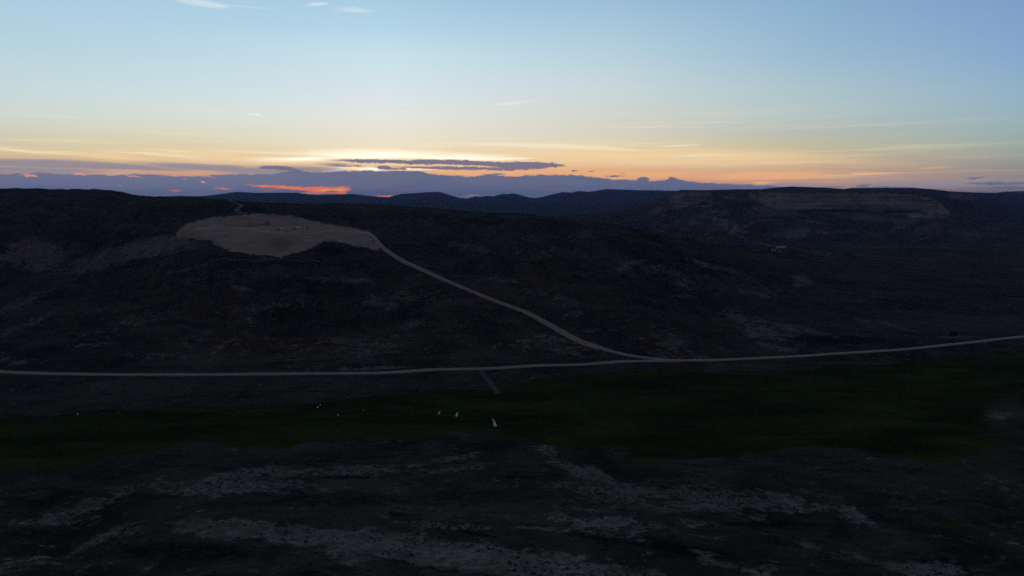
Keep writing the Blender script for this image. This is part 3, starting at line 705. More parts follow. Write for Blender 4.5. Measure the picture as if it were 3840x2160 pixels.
# ------------------------------------------------------------------ roads and tracks
M_ROAD = simple('gravel_road', (.46, .36, .33), .95, 0, .22, .15)
M_TRACK = simple('dirt_track', (.105, .092, .092), .95, 0, .2, .3)
def road(name, pix, width, mat, step=4.0, lift=.35, wob=.14, ymax=6000):
    P3 = [unproject(x, y, ymax=ymax) for x, y in pix]
    pts = [Vector((p[0], p[1], 0)) for p in P3]
    # smooth resampling
    out = []
    for i in range(len(pts) - 1):
        p0, p1, p2, p3 = pts[max(i - 1, 0)], pts[i], pts[i + 1], pts[min(i + 2, len(pts) - 1)]
        n = max(2, int((p2 - p1).length / step))
        for k in range(n):
            t = k / n
            out.append(.5 * ((2 * p1) + (p2 - p0) * t + (2 * p0 - 5 * p1 + 4 * p2 - p3) * t * t + (3 * p1 - p0 - 3 * p2 + p3) * t ** 3))
    out.append(pts[-1])
    bm = bmesh.new(); rows = []
    W = width if callable(width) else (lambda t: width)
    for i, p in enumerate(out):
        d = (out[min(i + 1, len(out) - 1)] - out[max(i - 1, 0)]); d.normalize()
        nrm = Vector((-d.y, d.x, 0)); w = W(i / len(out)) / 2
        row = []
        for f in (-1.25, -1, -.5, 0, .5, 1, 1.25):
            ww = w * (1 + wob * (.5 - random.random())) if abs(f) >= 1 else w
            q = p + nrm * f * ww
            z = float(grid_z(q.x, q.y)[0])
            row.append([q.x, q.y, z])
        zm = max(r[2] for r in row[1:6]) * .6 + sum(r[2] for r in row[1:6]) / 5 * .4
        for j, r in enumerate(row):
            r[2] = max(r[2] + lift, zm) if 0 < j < 6 else r[2] - .3
        rows.append([bm.verts.new(r) for r in row])
    for a, b_ in zip(rows, rows[1:]):
        for j in range(6):
            bm.faces.new((a[j], a[j + 1], b_[j + 1], b_[j]))
    me = bpy.data.meshes.new(name); bmesh.ops.recalc_face_normals(bm, faces=bm.faces); bm.to_mesh(me); bm.free(); me.materials.append(mat)
    for f in me.polygons: f.use_smooth = True
    if me.polygons and sum(f.normal.z for f in me.polygons) < 0: me.flip_normals()
    o = bpy.data.objects.new(name, me); scene.collection.objects.link(o); o['kind'] = 'structure'
    return o
road('main_road', main_px, 6.0, M_ROAD)
road('access_road', acc_px, lambda t: 7.8 - 2.4 * t + 1.2 * math.sin(t * 11) - (3.2 if t < .16 else 0), M_ROAD, wob=.18, lift=.5)
road('hill_track', [(925,803),(900,799),(885,791),(893,782),(905,774),(896,766),(872,758),(862,750)], 7, M_TRACK, 6, .5)
road('contour_track', [(785,975),(900,975),(1000,977),(1100,978),(1200,981)], 3.0, M_TRACK, 5, .3)
M_FAINT = simple('worn_grass_track', (.085, .062, .054), .95, 0, .3, .2)
road('spur_track', [(1803,1392),(1820,1415),(1840,1440),(1856,1460),(1870,1478)], 4.6, M_FAINT, 3, .12, .3)
M_PADTRACK = simple('compacted_earth', (.62, .49, .44), .95, 0, .2, .2)
M_PADDARK = simple('dark_earth', (.33, .24, .21), .95, 0, .3, .2)  # darker earth tone for one of the platform tracks
road('platform_track', [(1392,884),(1340,868),(1280,869),(1190,874),(1080,878),(1000,870),(900,856),(800,852),(730,862)], 5.5, M_PADTRACK, 4, .12, .5)
road('platform_track', [(1300,858),(1220,853),(1140,847),(1050,850),(960,846),(880,850),(840,856)], 4.5, M_PADDARK, 4, .12, .6)
road('platform_track', [(1180,835),(1100,829),(1010,835),(930,832),(850,838)], 4.0, M_PADTRACK, 4, .12, .6)
road('farm_road', [(2690,893),(2830,911),(2930,925),(3060,939),(3200,955),(3330,966),(3500,974)], 7, M_TRACK, 12, .7)

# ------------------------------------------------------------------ ponds of the creek
m, t = new_mat('still_water'); b = t.nodes['Principled BSDF']
b.inputs['Base Color'].default_value = (.02, .03, .035, 1); b.inputs['Roughness'].default_value = .03; b.inputs['IOR'].default_value = 1.33
nz = t.nodes.new('ShaderNodeTexNoise'); nz.inputs['Scale'].default_value = .8; bp = t.nodes.new('ShaderNodeBump'); bp.inputs['Strength'].default_value = .02
t.links.new(nz.outputs[0], bp.inputs['Height']); t.links.new(bp.outputs[0], b.inputs['Normal'])
M_WATER = m
ponds = [
 [(1847,1572),(1852,1580),(1858,1584),(1860,1592),(1864,1600),(1855,1601),(1849,1594),(1851,1586),(1847,1580)],
 [(1712,1549),(1719,1551),(1716,1555),(1714,1562),(1708,1562),(1709,1557),(1712,1554)],
 [(1652,1544),(1649,1549),(1645,1554),(1641,1553),(1645,1548),(1648,1546)],
 [(1360,1539),(1366,1539),(1363,1542)], [(1262,1553),(1268,1555),(1274,1559),(1266,1558)],
 [(1190,1525),(1194,1526),(1191,1533),(1188,1532)], [(1199,1517),(1204,1519),(1200,1521)],
 [(289,1550),(293,1551),(293,1556),(289,1556)],
]
for poly in ponds:
    if len(poly) < 6:
        mx_, my_ = sum(p[0] for p in poly) / len(poly), sum(p[1] for p in poly) / len(poly)
        poly = [(mx_ + (x - mx_) * .7, my_ + (y - my_) * .7) for x, y in poly]
    pts = [unproject(x, y) for x, y in poly]
    z = max(p[2] for p in pts) + .12
    bm = bmesh.new(); ring = []
    cx, cy = sum(p[0] for p in pts) / len(pts), sum(p[1] for p in pts) / len(pts)
    n = len(pts)
    for i in range(n):
        p0, p1, p2, p3 = pts[i - 1], pts[i], pts[(i + 1) % n], pts[(i + 2) % n]
        for k in range(4):
            u = k / 4
            ring.append(bm.verts.new([.5 * ((2 * p1[c]) + (p2[c] - p0[c]) * u + (2 * p0[c] - 5 * p1[c] + 4 * p2[c] - p3[c]) * u * u + (3 * p1[c] - p0[c] - 3 * p2[c] + p3[c]) * u ** 3) for c in (0, 1)] + [z]))
    f = bm.faces.new(ring); bmesh.ops.triangulate(bm, faces=[f])
    me = bpy.data.meshes.new('pond'); bm.to_mesh(me); bm.free(); me.materials.append(M_WATER)
    if sum(f.normal.z for f in me.polygons) < 0: me.flip_normals()
    o = bpy.data.objects.new('pond', me); scene.collection.objects.link(o); o['kind'] = 'structure'

# ================================================================== things
def mesh_obj(name, bm, mat, parent=None, smooth=False):
    me = bpy.data.meshes.new(name); bmesh.ops.recalc_face_normals(bm, faces=bm.faces); bm.to_mesh(me); bm.free(); me.materials.append(mat)
    if smooth:
        for f in me.polygons: f.use_smooth = True
    o = bpy.data.objects.new(name, me); scene.collection.objects.link(o)
    if parent: o.parent = parent
    return o
def box(bm, x0, x1, y0, y1, z0, z1, bev=0.0):
    r = bmesh.ops.create_cube(bm, size=1)
    for v in r['verts']:
        v.co = Vector(((x0 + x1) / 2 + v.co.x * (x1 - x0), (y0 + y1) / 2 + v.co.y * (y1 - y0), (z0 + z1) / 2 + v.co.z * (z1 - z0)))
    if bev:
        es = list({e for v in r['verts'] for e in v.link_edges})
        bmesh.ops.bevel(bm, geom=es, offset=bev, segments=2, affect='EDGES')
def prism(bm, prof, y0, y1):
    """side outline in x-z, extruded across y"""
    a = [bm.verts.new((x, y0, z)) for x, z in prof]; b_ = [bm.verts.new((x, y1, z)) for x, z in prof]
    bm.faces.new(a); bm.faces.new(list(reversed(b_)))
    n = len(prof)
    for i in range(n): bm.faces.new((a[i], b_[i], b_[(i + 1) % n], a[(i + 1) % n]))
def empty(name, loc, rz, label, cat, group=None):
    o = bpy.data.objects.new(name, None); scene.collection.objects.link(o)
    o.location = loc; o.rotation_euler = (0, 0, rz); o['label'] = label; o['category'] = cat
    if group: o['group'] = group
    return o
M_WHITE = simple('white_paint', (.84, .86, .88), .4, 0, .04)
M_GREYP = simple('grey_panel', (.50, .53, .57), .5)
M_DARKP = simple('dark_paint', (.03, .035, .05), .35)
M_REDP = simple('dull_red_paint', (.16, .045, .04), .5)
M_GLASS = simple('tinted_glass', (.012, .014, .018), .08)
M_TYRE = simple('tyre_rubber', (.015, .015, .016), .9)
M_RIM = simple('wheel_rim', (.35, .35, .36), .35, .8)
M_CHASSIS = simple('chassis_steel', (.03, .03, .032), .6, .4)
M_LAMP = simple('lamp_glass', (.55, .50, .45), .2)
M_ROOF = simple('pale_metal_roof', (.55, .56, .58), .5)
M_OLDROOF = simple('weathered_roofing', (.17, .17, .18), .8)
M_WALLB = simple('weathered_wall', (.17, .16, .17), .8)
M_TIMBER = simple('grey_timber', (.10, .085, .075), .9)

def wheel(parent, x, y, r=.42, w=.28):
    bm = bmesh.new(); bmesh.ops.create_cone(bm, cap_ends=True, segments=14, radius1=r, radius2=r, depth=w)
    bmesh.ops.rotate(bm, verts=bm.verts, cent=(0, 0, 0), matrix=Matrix.Rotation(math.pi / 2, 3, 'X'))
    bmesh.ops.translate(bm, verts=bm.verts, vec=(x, y, r))
    o = mesh_obj('wheel', bm, M_TYRE, parent)
    bm = bmesh.new(); bmesh.ops.create_cone(bm, cap_ends=True, segments=10, radius1=r * .55, radius2=r * .5, depth=w + .04)
    bmesh.ops.rotate(bm, verts=bm.verts, cent=(0, 0, 0), matrix=Matrix.Rotation(math.pi / 2, 3, 'X'))
    bmesh.ops.translate(bm, verts=bm.verts, vec=(x, y, r))
    mesh_obj('rim', bm, M_RIM, o)
    return o
def window(parent, prof, y0, y1):
    bm = bmesh.new(); prism(bm, prof, y0, y1); return mesh_obj('window', bm, M_GLASS, parent)
def pickup(loc, rz, label, paint, group='vehicles parked on the platform'):
    t = empty('pickup_truck', loc, rz, label, 'pickup truck', group)
    bm = bmesh.new()
    prism(bm, [(-2.9,.5),(2.75,.5),(2.9,.75),(2.85,1.12),(1.45,1.28),(.95,1.85),(-.75,1.88),(-.95,1.25),(-2.9,1.25)], -.95, .95)
    bmesh.ops.bevel(bm, geom=bm.edges[:], offset=.05, segments=2, affect='EDGES')
    mesh_obj('body', bm, paint, t)
    bm = bmesh.new(); box(bm, -2.75, -1.05, -.78, .78, 1.20, 1.262); mesh_obj('load_bed', bm, M_CHASSIS, t)
    for s in (-1, 1):
        window(t, [(-.65,1.35),(1.2,1.35),(.9,1.76),(-.62,1.78)], s * .955 - .01, s * .955 + .01)
    bm = bmesh.new(); vs = [bm.verts.new(p) for p in ((1.42,-.8,1.33),(1.42,.8,1.33),(1.0,.74,1.80),(1.0,-.74,1.80),(1.35,-.8,1.28),(1.35,.8,1.28),(.93,.74,1.76),(.93,-.74,1.76))]
    for f in ((0,1,2,3),(7,6,5,4),(0,4,5,1),(1,5,6,2),(2,6,7,3),(3,7,4,0)): bm.faces.new([vs[i] for i in f])
    mesh_obj('windscreen', bm, M_GLASS, t)
    for s in (-1, 1):
        bm = bmesh.new(); box(bm, 2.86, 2.93, s * .72 - .14, s * .72 + .14, .85, 1.02, .02); mesh_obj('headlight', bm, M_LAMP, t)
    bm = bmesh.new(); box(bm, 2.88, 3.02, -.92, .92, .48, .68, .03); mesh_obj('bumper', bm, M_CHASSIS, t)
    for x in (-1.8, 1.85):
        for s in (-1, 1): wheel(t, x, s * .86)
    return t
def trailer(loc, rz, label, L_=5.2, H_=2.3, paint=None, name='box_trailer', group='vehicles parked on the platform', door=True):
    paint = paint or M_WHITE
    t = empty(name, loc, rz, label, 'trailer', group)
    bm = bmesh.new(); box(bm, -L_ / 2, L_ / 2, -1.15, 1.15, .62, .62 + H_, .08); mesh_obj('box_body', bm, paint, t)
    bm = bmesh.new(); box(bm, -L_ / 2, L_ / 2, -1.0, 1.0, .48, .61)
    prism(bm, [(L_ / 2,.48),(L_ / 2 + 1.3,.48),(L_ / 2 + 1.3,.6),(L_ / 2,.6)], -.08, .08); mesh_obj('drawbar_frame', bm, M_CHASSIS, t)
    bm = bmesh.new(); box(bm, .1, 1.0, -1.19, -1.152, .75, 2.5); mesh_obj('door', bm, M_GREYP, t)
    bm = bmesh.new(); box(bm, -L_ / 2 - .03, -L_ / 2 - .002, -1.0, 1.0, .8, .5 + H_); mesh_obj('rear_door', bm, M_GREYP, t)
    for x in (-.45, .45):
        for s in (-1, 1): wheel(t, x - .4, s * 1.02, .36, .22)
    return t
def van(loc, rz, label, group='vehicles parked on the platform'):
    t = empty('motorhome', loc, rz, label, 'motorhome', group)
    bm = bmesh.new()
    prism(bm, [(-3.7,.55),(3.6,.55),(3.75,.9),(3.65,1.2),(2.95,1.45),(2.55,2.05),(3.0,2.35),(2.9,2.95),(-3.6,2.95),(-3.75,2.6)], -1.15, 1.15)
    bmesh.ops.bevel(bm, geom=bm.edges[:], offset=.07, segments=2, affect='EDGES'); mesh_obj('body', bm, M_WHITE, t)
    for s in (-1, 1):
        for x0, x1 in ((-3.0,-1.9),(-1.2,-.1),(1.9,2.7)):
            zt = 2.25 if x1 < 2 else 1.95
            bm = bmesh.new(); box(bm, x0, x1, s * 1.16 - .012, s * 1.16 + .012, 1.55, zt); mesh_obj('window', bm, M_GLASS, t)
        bm = bmesh.new(); box(bm, -3.6, 3.3, s * 1.158 - .01, s * 1.158 + .01, .95, 1.15); mesh_obj('side_stripe', bm, M_GREYP, t)
    bm = bmesh.new(); vs = [bm.verts.new(p) for p in ((2.98,-1.0,1.5),(2.98,1.0,1.5),(2.6,.95,2.06),(2.6,-.95,2.06),(2.9,-1.0,1.44),(2.9,1.0,1.44),(2.52,.95,2.0),(2.52,-.95,2.0))]
    for f in ((0,1,2,3),(7,6,5,4),(0,4,5,1),(1,5,6,2),(2,6,7,3),(3,7,4,0)): bm.faces.new([vs[i] for i in f])
    mesh_obj('windscreen', bm, M_GLASS, t)
    bm = bmesh.new(); box(bm, -1.5, -.6, -.4, .4, 2.951, 3.2, .04); mesh_obj('roof_unit', bm, M_GREYP, t)
    for s in (-1, 1):
        bm = bmesh.new(); box(bm, 3.66, 3.76, s * .85 - .15, s * .85 + .15, .95, 1.12, .02); mesh_obj('headlight', bm, M_LAMP, t)
    for x in (-2.3, 2.5):
        for s in (-1, 1): wheel(t, x, s * 1.0, .4)
    return t
def box_truck(loc, rz, label, group='vehicles parked on the platform'):
    t = empty('box_truck', loc, rz, label, 'truck', group)
    bm = bmesh.new(); prism(bm, [(1.6,.6),(3.7,.6),(3.8,1.2),(3.5,1.5),(3.15,2.3),(1.6,2.35)], -1.05, 1.05)
    bmesh.ops.bevel(bm, geom=bm.edges[:], offset=.06, segments=2, affect='EDGES'); mesh_obj('cab', bm, M_DARKP, t)
    bm = bmesh.new(); box(bm, -3.4, 1.5, -1.2, 1.2, .95, 3.2, .06); mesh_obj('cargo_box', bm, M_WHITE, t)
    bm = bmesh.new(); box(bm, -3.4, 3.4, -.5, .5, .6, .94); mesh_obj('chassis', bm, M_CHASSIS, t)
    for s in (-1, 1): window(t, [(2.0,1.55),(3.3,1.55),(3.08,2.15),(2.0,2.15)], s * 1.06 - .01, s * 1.06 + .01)
    for x in (-2.2, 2.7):
        for s in (-1, 1): wheel(t, x, s * .98, .48, .3)
    return t
def flatbed(loc, rz, label, group='vehicles parked on the platform'):
    t = empty('flatbed_trailer', loc, rz, label, 'trailer', group)
    bm = bmesh.new(); box(bm, -2.3, 2.3, -1.05, 1.05, .55, .7); mesh_obj('deck', bm, M_TIMBER, t)
    bm = bmesh.new(); prism(bm, [(2.3,.5),(3.5,.5),(3.5,.6),(2.3,.6)], -.08, .08); mesh_obj('drawbar', bm, M_CHASSIS, t)
    for s in (-1, 1):
        bm = bmesh.new(); box(bm, -2.3, 2.3, s * 1.08 - .025, s * 1.08 + .025, .7, 1.0); mesh_obj('side_rail', bm, M_CHASSIS, t)
        wheel(t, -.3, s * 1.22, .34, .2)
    return t
def digger(loc, rz, label):
    t = empty('excavator', loc, rz, label, 'excavator')
    for s in (-1, 1):
        bm = bmesh.new(); prism(bm, [(-1.7,.0),(1.7,.0),(2.0,.4),(1.7,.8),(-1.7,.8),(-2.0,.4)], s * 1.0 - .25, s * 1.0 + .25); mesh_obj('crawler_track', bm, M_TYRE, t)
    bm = bmesh.new(); box(bm, -1.8, 1.2, -1.1, 1.1, .9, 1.9, .08); mesh_obj('engine_housing', bm, M_TIMBER, t)
    bm = bmesh.new(); box(bm, .2, 1.5, .2, 1.1, 1.91, 2.9, .06); c = mesh_obj('cab', bm, M_DARKP, t)
    bm = bmesh.new(); prism(bm, [(1.0,1.5),(3.2,3.6),(3.5,3.5),(1.4,1.3)], -.35, -.05); prism(bm, [(3.3,3.6),(4.6,1.4),(4.3,1.2),(3.1,3.3)], -.34, -.06); mesh_obj('boom', bm, M_TIMBER, t)
    bm = bmesh.new(); prism(bm, [(4.2,1.5),(4.9,1.3),(4.8,.4),(4.1,.6)], -.55, .15); mesh_obj('bucket', bm, M_CHASSIS, t)
    return t
def on(px, py, up=0.0):
    p = unproject(px, py); return (p[0], p[1], p[2] + up)
R_ = math.radians
pickup(on(1043, 862), R_(184), 'dark pickup at the far left of the vehicles, in front of a white trailer', M_DARKP)
trailer(on(1059, 862), R_(182), 'white box trailer behind the dark pickup, leftmost pale thing on the dirt platform', 5.4, 2.5)
flatbed(on(1074, 869), R_(10), 'low dark flatbed trailer lying in front of the leftmost white trailer')
pickup(on(1104, 861), R_(200), 'dull red pickup at the left edge of the vehicle cluster on the platform', M_REDP)
trailer(on(1116, 858), R_(178), 'pale box trailer between the red pickup and the dark-cabbed box truck', 5.2, 2.4)
box_truck(on(1129, 859), R_(-8), 'white box truck with a dark cab in the back row of the cluster')
pickup(on(1139, 865), R_(12), 'white pickup in the front row, just below the dark-cabbed box truck', M_WHITE)
trailer(on(1153, 866), R_(20), 'grey box trailer at the front right of the cluster of vehicles', 4.4, 1.9, M_GREYP)
pickup(on(1152, 858), R_(170), 'dark pickup at the right end of the back row of the cluster', M_DARKP)
trailer(on(1172, 857), R_(0), 'very small pale utility trailer standing alone right of the cluster', 2.4, 1.2)
trailer(on(1206, 861), R_(5), 'grey camper trailer between the cluster and the rightmost motorhome', 5.0, 2.1, M_GREYP)
van(on(1247, 867), R_(14), 'long white motorhome, rightmost vehicle on the dirt platform')
digger(on(1000, 837), R_(20), 'brown tracked excavator standing at the back of the dirt platform')

# ------------------------------------------------------------------ farm in the far valley
def gable(name, loc, rz, L_, W_, Hh, label, cat, roof=None, wall=None, group=None, pitch=.28, doors=True):
    roof, wall = roof or M_ROOF, wall or M_WALLB
    t = empty(name, loc, rz, label, cat, group)
    rh = W_ / 2 * pitch * 2
    bm = bmesh.new()
    vs0 = [(-W_/2,-1.5),(W_/2,-1.5),(W_/2,Hh),(0,Hh+rh),(-W_/2,Hh)]
    a = [bm.verts.new((-L_/2, y, z)) for y, z in vs0]; b_ = [bm.verts.new((L_/2, y, z)) for y, z in vs0]
    bm.faces.new(a); bm.faces.new(list(reversed(b_)))
    for i in range(5): bm.faces.new((a[i], b_[i], b_[(i+1)%5], a[(i+1)%5]))
    mesh_obj('wall', bm, wall, t)
    for s in (-1, 1):
        bm = bmesh.new(); o_ = .5; th_ = .25
        y0, z0, y1, z1 = 0, Hh+rh+.05, s*(W_/2+o_), Hh - o_*pitch*2 + .05
        p = [(y0,z0),(y1,z1),(y1,z1+th_),(y0,z0+th_)]
        a = [bm.verts.new((-L_/2-.5, y, z)) for y, z in p]; b_ = [bm.verts.new((L_/2+.5, y, z)) for y, z in p]
        bm.faces.new(a); bm.faces.new(list(reversed(b_)))
        for i in range(4): bm.faces.new((a[i], b_[i], b_[(i+1)%4], a[(i+1)%4]))
        mesh_obj('roof_slope', bm, roof, t)
    if doors:
        bm = bmesh.new(); box(bm, -L_*.1, L_*.1, -W_/2-.08, -W_/2-.004, 0, Hh*.8); mesh_obj('door', bm, M_TIMBER, t)
        for x in (-L_*.3, L_*.3):
            bm = bmesh.new(); box(bm, x-.8, x+.8, -W_/2-.06, -W_/2-.004, Hh*.35, Hh*.75); mesh_obj('window', bm, M_GLASS, t)
    return t
gable('barn', on(2925,935), R_(-4), 19, 11, 4, 'long barn with bright metal roof, nearest of the pair at the far farm', 'barn')
gable('barn', on(2936,932), R_(-14), 15, 10, 4, 'metal-roofed barn tucked behind the longest barn of the far farm', 'barn')
gable('shed', on(2900,944), R_(0), 8, 5, 2.6, 'small white-roofed shed left of and below the two barns', 'shed')
gable('shed', on(2926,945), R_(8), 4.5, 3.5, 2.4, 'tiny white-roofed shed directly below the two barns', 'shed')
gable('shed', on(3024,956), R_(0), 6, 5, 2.6, 'lone grey shed midway between the barns and the farmhouses', 'shed', M_OLDROOF)
gable('farmhouse', on(3065,957), R_(70), 10, 8, 4, 'grey gabled house at the left of the farmhouse group', 'house', M_OLDROOF)
gable('shed', on(3078,959), R_(-6), 12, 5, 2.5, 'low long shed adjoining the right side of the left farmhouse', 'shed', M_OLDROOF)
gable('farmhouse', on(3110,959), R_(15), 13, 10, 5, 'larger grey farmhouse standing among dark trees', 'house', M_OLDROOF)

# ------------------------------------------------------------------ trees and scrub
M_LEAF = simple('dark_foliage', (.020, .034, .020), .9, 0, .45, 1.2)
M_SAGE = simple('sagebrush_foliage', (.036, .048, .040), .95, 0, .45, .9)
M_BARK = simple('bark', (.05, .042, .036), .95)
def tree(loc, h, w, label, cat='tree', group=None, conifer=False, n=420, name='tree'):
    t = empty(name, loc, random.random() * 6, label, cat, group)
    bm = bmesh.new()
    bmesh.ops.create_cone(bm, cap_ends=True, segments=7, radius1=h * .035, radius2=h * .012, depth=h * .75)
    bmesh.ops.translate(bm, verts=bm.verts, vec=(0, 0, h * .33))
    for k in range(5):
        a = k * 1.3 + random.random(); z0 = h * (.22 + .1 * k)
        d = Vector((math.cos(a), math.sin(a), .7)).normalized() * w * .4
        r = bmesh.ops.create_cone(bm, cap_ends=False, segments=5, radius1=h * .014, radius2=h * .004, depth=d.length)
        q = d.to_track_quat('Z', 'Y').to_matrix()
        for v in r['verts']: v.co = q @ v.co + Vector((0, 0, z0)) + d / 2
    mesh_obj('trunk', bm, M_BARK, t)
    bm = bmesh.new()
    blobs = [(random.uniform(-.32, .32) * w, random.uniform(-.32, .32) * w, h * random.uniform(.32, .85), random.uniform(.16, .30) * w) for _ in range(11)]
    for _ in range(n):
        bx, by, bz, br_ = random.choice(blobs)
        d = Vector((random.gauss(0, 1), random.gauss(0, 1), random.gauss(0, 1))).normalized() * br_ * random.uniform(.55, 1.1)
        if conifer:
            zz = random.random() ** 1.3; rr = w / 2 * (1 - zz) * random.uniform(.5, 1.05); an = random.random() * 6.28
            c = Vector((rr * math.cos(an), rr * math.sin(an), h * (.08 + .92 * zz)))
        else:
            c = Vector((bx, by, bz)) + d
        s = w * .055 * random.uniform(.7, 1.6)
        u = Vector((random.gauss(0, 1), random.gauss(0, 1), random.gauss(0, 1))).normalized(); v = u.orthogonal().normalized()
        vs = [bm.verts.new(c + u * s), bm.verts.new(c + v * s * .8), bm.verts.new(c - u * s * .9), bm.verts.new(c - v * s * .8)]
        bm.faces.new(vs)
    mesh_obj('crown', bm, M_LEAF, t)
    return t
tree(on(3575,1270), 7.5, 7.5, 'solitary round dark tree standing at the far side of the road near the right edge', n=900)
farm_g = 'trees around the farmhouses'
for i, (x, y, h, w, lab) in enumerate([
   (3099,957,9,9,'dark tree at the left wall of the larger farmhouse'),(3106,951,11,11,'tall tree behind the roof of the larger farmhouse'),
   (3122,954,10,10,'dark tree at the right gable of the larger farmhouse'),(3131,957,9,11,'outer tree right of the larger farmhouse, beyond the gable tree'),
   (3168,961,8,12,'left tree of the dark grove right of the farmhouses'),(3177,960,9,12,'middle tree of the dark grove right of the farmhouses'),(3186,962,8,11,'right tree of the dark grove right of the farmhouses'),
   (2884,940,6,8,'low dark tree left of the small white-roofed sheds')]):
    tree(on(x, y), h, w, lab, group=farm_g, n=160)
for x0, x1, n_, crest_labels in ((1152,1188,5,'dark juniper in the short leftmost thicket on the hill crest above the platform'),(1212,1282,9,'dark juniper in the longest, middle thicket on the hill crest above the platform'),(1418,1466,6,'dark juniper in the rightmost thicket on the hill crest, beyond the access road top')):
    for k in range(n_):
        px = x0 + (x1 - x0) * (k + .5) / n_; a = acol(px); Yk = float(np.interp(a, HA, Yc_tab)) * .995
        X = a * Yk; z = float(grid_z(X, Yk)[0])
        tree((X, Yk, z - .3), random.uniform(3.5, 5.0), random.uniform(5, 7), crest_labels, 'juniper', 'junipers on the hill crest', n=70, name='juniper')
def skyline_point(px, tabl_D):
    a = float(acol(px)); return a * tabl_D, tabl_D
for k in range(26):
    px = random.choice([random.uniform(2365,2450), random.uniform(2460,2485), random.uniform(2500,2700), random.uniform(2745,2775)])
    D = 5190 if px > 2545 else 11400
    X, Yk = skyline_point(px, D); z = float(grid_z(X, Yk)[0]); sc = D / 5190
    tree((X, Yk, z - 1), random.uniform(7, 11) * sc, random.uniform(8, 13) * sc, 'tiny conifer on the distant skyline left of the mesa cliffs', 'conifer', 'conifers along the distant ridge', True, 40, name='conifer')

# sagebrush of the near slope: the nearest ones singly, the rest as one mass
def bush_mesh(seed):
    r = random.Random(seed); bm = bmesh.new()
    bmesh.ops.create_icosphere(bm, subdivisions=1, radius=.5)
    for v in bm.verts:
        v.co *= r.uniform(.7, 1.25); v.co.z = max(v.co.z * .75 + .22, -.1)
    me = bpy.data.meshes.new('sagebrush'); bm.to_mesh(me); bm.free(); me.materials.append(M_SAGE)
    return me
bushes = [bush_mesh(i) for i in range(8)]
nb = 110000
ths = rng.uniform(math.radians(-40), math.radians(40), nb); rs = np.sqrt(rng.uniform(185 ** 2, 470 ** 2, nb))
bx, by = rs * np.sin(ths), rs * np.cos(ths)
bz = grid_z(bx, by)
def samp(arr):
    return bil(arr, np.interp(ths, TH, np.arange(len(TH))), np.interp(rs, RR, np.arange(len(RR))))
bb, gg = samp(bare), samp(green)
dens = fbm(bx, by, 26, 3, 201) * .9 + .5
keep = (gg < .25) & (rng.random(nb) < np.clip(dens * (.12 + .6 * (bb > .25)), .01, .9) * .5)
bx, by, bz, bb, rs = bx[keep], by[keep], bz[keep], bb[keep], rs[keep]
size = .35 + 1.3 * rng.random(len(bx)) ** 3.0 * (1 + .35 * (rng.random(len(bx)) > .93))
ppx, ppy = project(bx, by, bz)
vis = (ppx > 0) & (ppx < 3840) & (ppy < 2158) & (bb > .3)
score = np.where(vis, size / rs, 0)
order = np.argsort(-score)
single, rest = order[:300], order[300:]
for k in single:
    o = bpy.data.objects.new('sagebrush', bushes[int(k) % 8]); scene.collection.objects.link(o)
    o.location = (bx[k], by[k], bz[k] - .05); o.scale = (size[k], size[k] * .9, size[k] * .8); o.rotation_euler = (0, 0, float(rng.uniform(0, 6.28)))
    o['label'] = 'dark sagebrush clump growing on the pale bare slope at the bottom of the view'; o['category'] = 'bush'; o['group'] = 'sagebrush on the bare near slope'
base = []
for me in bushes:
    v = np.array([x.co[:] for x in me.vertices]); f = np.array([p.vertices[:] for p in me.polygons]); base.append((v, f))
VS, FS, off = [], [], 0
for i, k in enumerate(rest):
    v, f = base[int(k) % 8]; c, s_ = math.cos(i), math.sin(i)
    q = np.stack([(v[:, 0] * c - v[:, 1] * s_) * size[k] + bx[k], (v[:, 0] * s_ + v[:, 1] * c) * size[k] + by[k], v[:, 2] * size[k] * .8 + bz[k] - .05], -1)
    VS.append(q); FS.append(f + off); off += len(v)
V_, F_ = np.concatenate(VS), np.concatenate(FS)
me = bpy.data.meshes.new('sagebrush_scrub'); me.vertices.add(len(V_)); me.vertices.foreach_set('co', V_.astype(np.float32).ravel())
me.loops.add(len(F_) * 3); me.loops.foreach_set('vertex_index', F_.astype(np.int32).ravel()); me.polygons.add(len(F_)); me.polygons.foreach_set('loop_start', (np.arange(len(F_)) * 3).astype(np.int32))
me.update(calc_edges=True); me.materials.append(M_SAGE)
o = bpy.data.objects.new('sagebrush_scrub', me); scene.collection.objects.link(o)
o['kind'] = 'stuff'; o['label'] = 'low dark sagebrush scrub scattered over the near slope'; o['category'] = 'scrub'

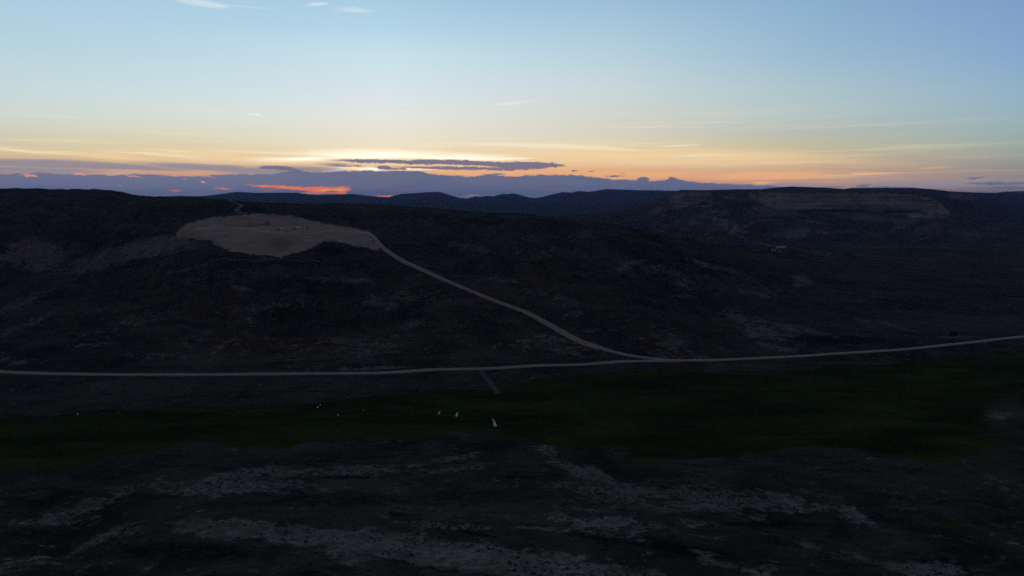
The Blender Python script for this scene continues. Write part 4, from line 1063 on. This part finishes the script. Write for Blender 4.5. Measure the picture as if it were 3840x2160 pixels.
def scrub_mass(name, label, X, Y, Z, S, mat_name=None):
    VS, FS, off = [], [], 0
    for i in range(len(X)):
        v, f = base[i % 8]; c, s_ = math.cos(i), math.sin(i)
        VS.append(np.stack([(v[:, 0] * c - v[:, 1] * s_) * S[i] + X[i], (v[:, 0] * s_ + v[:, 1] * c) * S[i] + Y[i], v[:, 2] * S[i] * .62 + Z[i] - .1], -1)); FS.append(f + off); off += len(v)
    V_, F_ = np.concatenate(VS), np.concatenate(FS)
    me = bpy.data.meshes.new(name); me.vertices.add(len(V_)); me.vertices.foreach_set('co', V_.astype(np.float32).ravel())
    me.loops.add(len(F_) * 3); me.loops.foreach_set('vertex_index', F_.astype(np.int32).ravel()); me.polygons.add(len(F_)); me.polygons.foreach_set('loop_start', (np.arange(len(F_)) * 3).astype(np.int32))
    me.update(calc_edges=True); me.materials.append(M_SAGE)
    o = bpy.data.objects.new(name, me); scene.collection.objects.link(o)
    o['kind'] = 'stuff'; o['label'] = label; o['category'] = 'scrub'
nb = 60000
ths = rng.uniform(math.radians(-40), math.radians(36), nb); rs = np.sqrt(rng.uniform(600 ** 2, 1560 ** 2, nb))
hx, hy = rs * np.sin(ths), rs * np.cos(ths); hzz = grid_z(hx, hy)
dens = fbm(hx, hy, 60, 4, 221) * 1.5 + .25 + (samp(thick) > .2) * .6
keep = (hzz > 8) & (samp(dirt) < .02) & (samp(green) < .2) & (rng.random(nb) < np.clip(dens, .02, 1) * .38)
keep &= samp(G['s']) < 1.01
hp = project(hx, hy, hzz)
pl = np.array(acc_px + main_px, float)
for (x0, y0), (x1, y1) in list(zip(acc_px, acc_px[1:])) + list(zip(main_px, main_px[1:])):
    t_ = np.clip(((hp[0] - x0) * (x1 - x0) + (hp[1] - y0) * (y1 - y0)) / ((x1 - x0) ** 2 + (y1 - y0) ** 2), 0, 1)
    keep &= np.hypot(hp[0] - x0 - t_ * (x1 - x0), hp[1] - y0 - t_ * (y1 - y0)) > 12
hx, hy, hzz = hx[keep], hy[keep], hzz[keep]
scrub_mass('hillside_scrub', 'dark scrub dotted over the far hillside beyond the road', hx, hy, hzz, 1.2 + 3.0 * rng.random(len(hx)) ** 2.5)

# ------------------------------------------------------------------ haze
zmin, zmax = float(GZ.min()) - 1.0, max(float(GZ.max()), CAM_H) + 20
bm = bmesh.new(); box(bm, -18500, 18500, -18500, 18500, zmin, zmax)
m, t = new_mat('haze'); t.nodes.clear()
pv = t.nodes.new('ShaderNodeVolumePrincipled'); ou = t.nodes.new('ShaderNodeOutputMaterial')
pv.inputs['Color'].default_value = (.26, .42, 1.0, 1); pv.inputs['Density'].default_value = 4.0e-5; pv.inputs['Anisotropy'].default_value = 0.2
t.links.new(pv.outputs[0], ou.inputs['Volume'])
hz = mesh_obj('haze', bm, m); hz['kind'] = 'stuff'; hz['label'] = 'thin evening haze filling the valley air'; hz['category'] = 'haze'
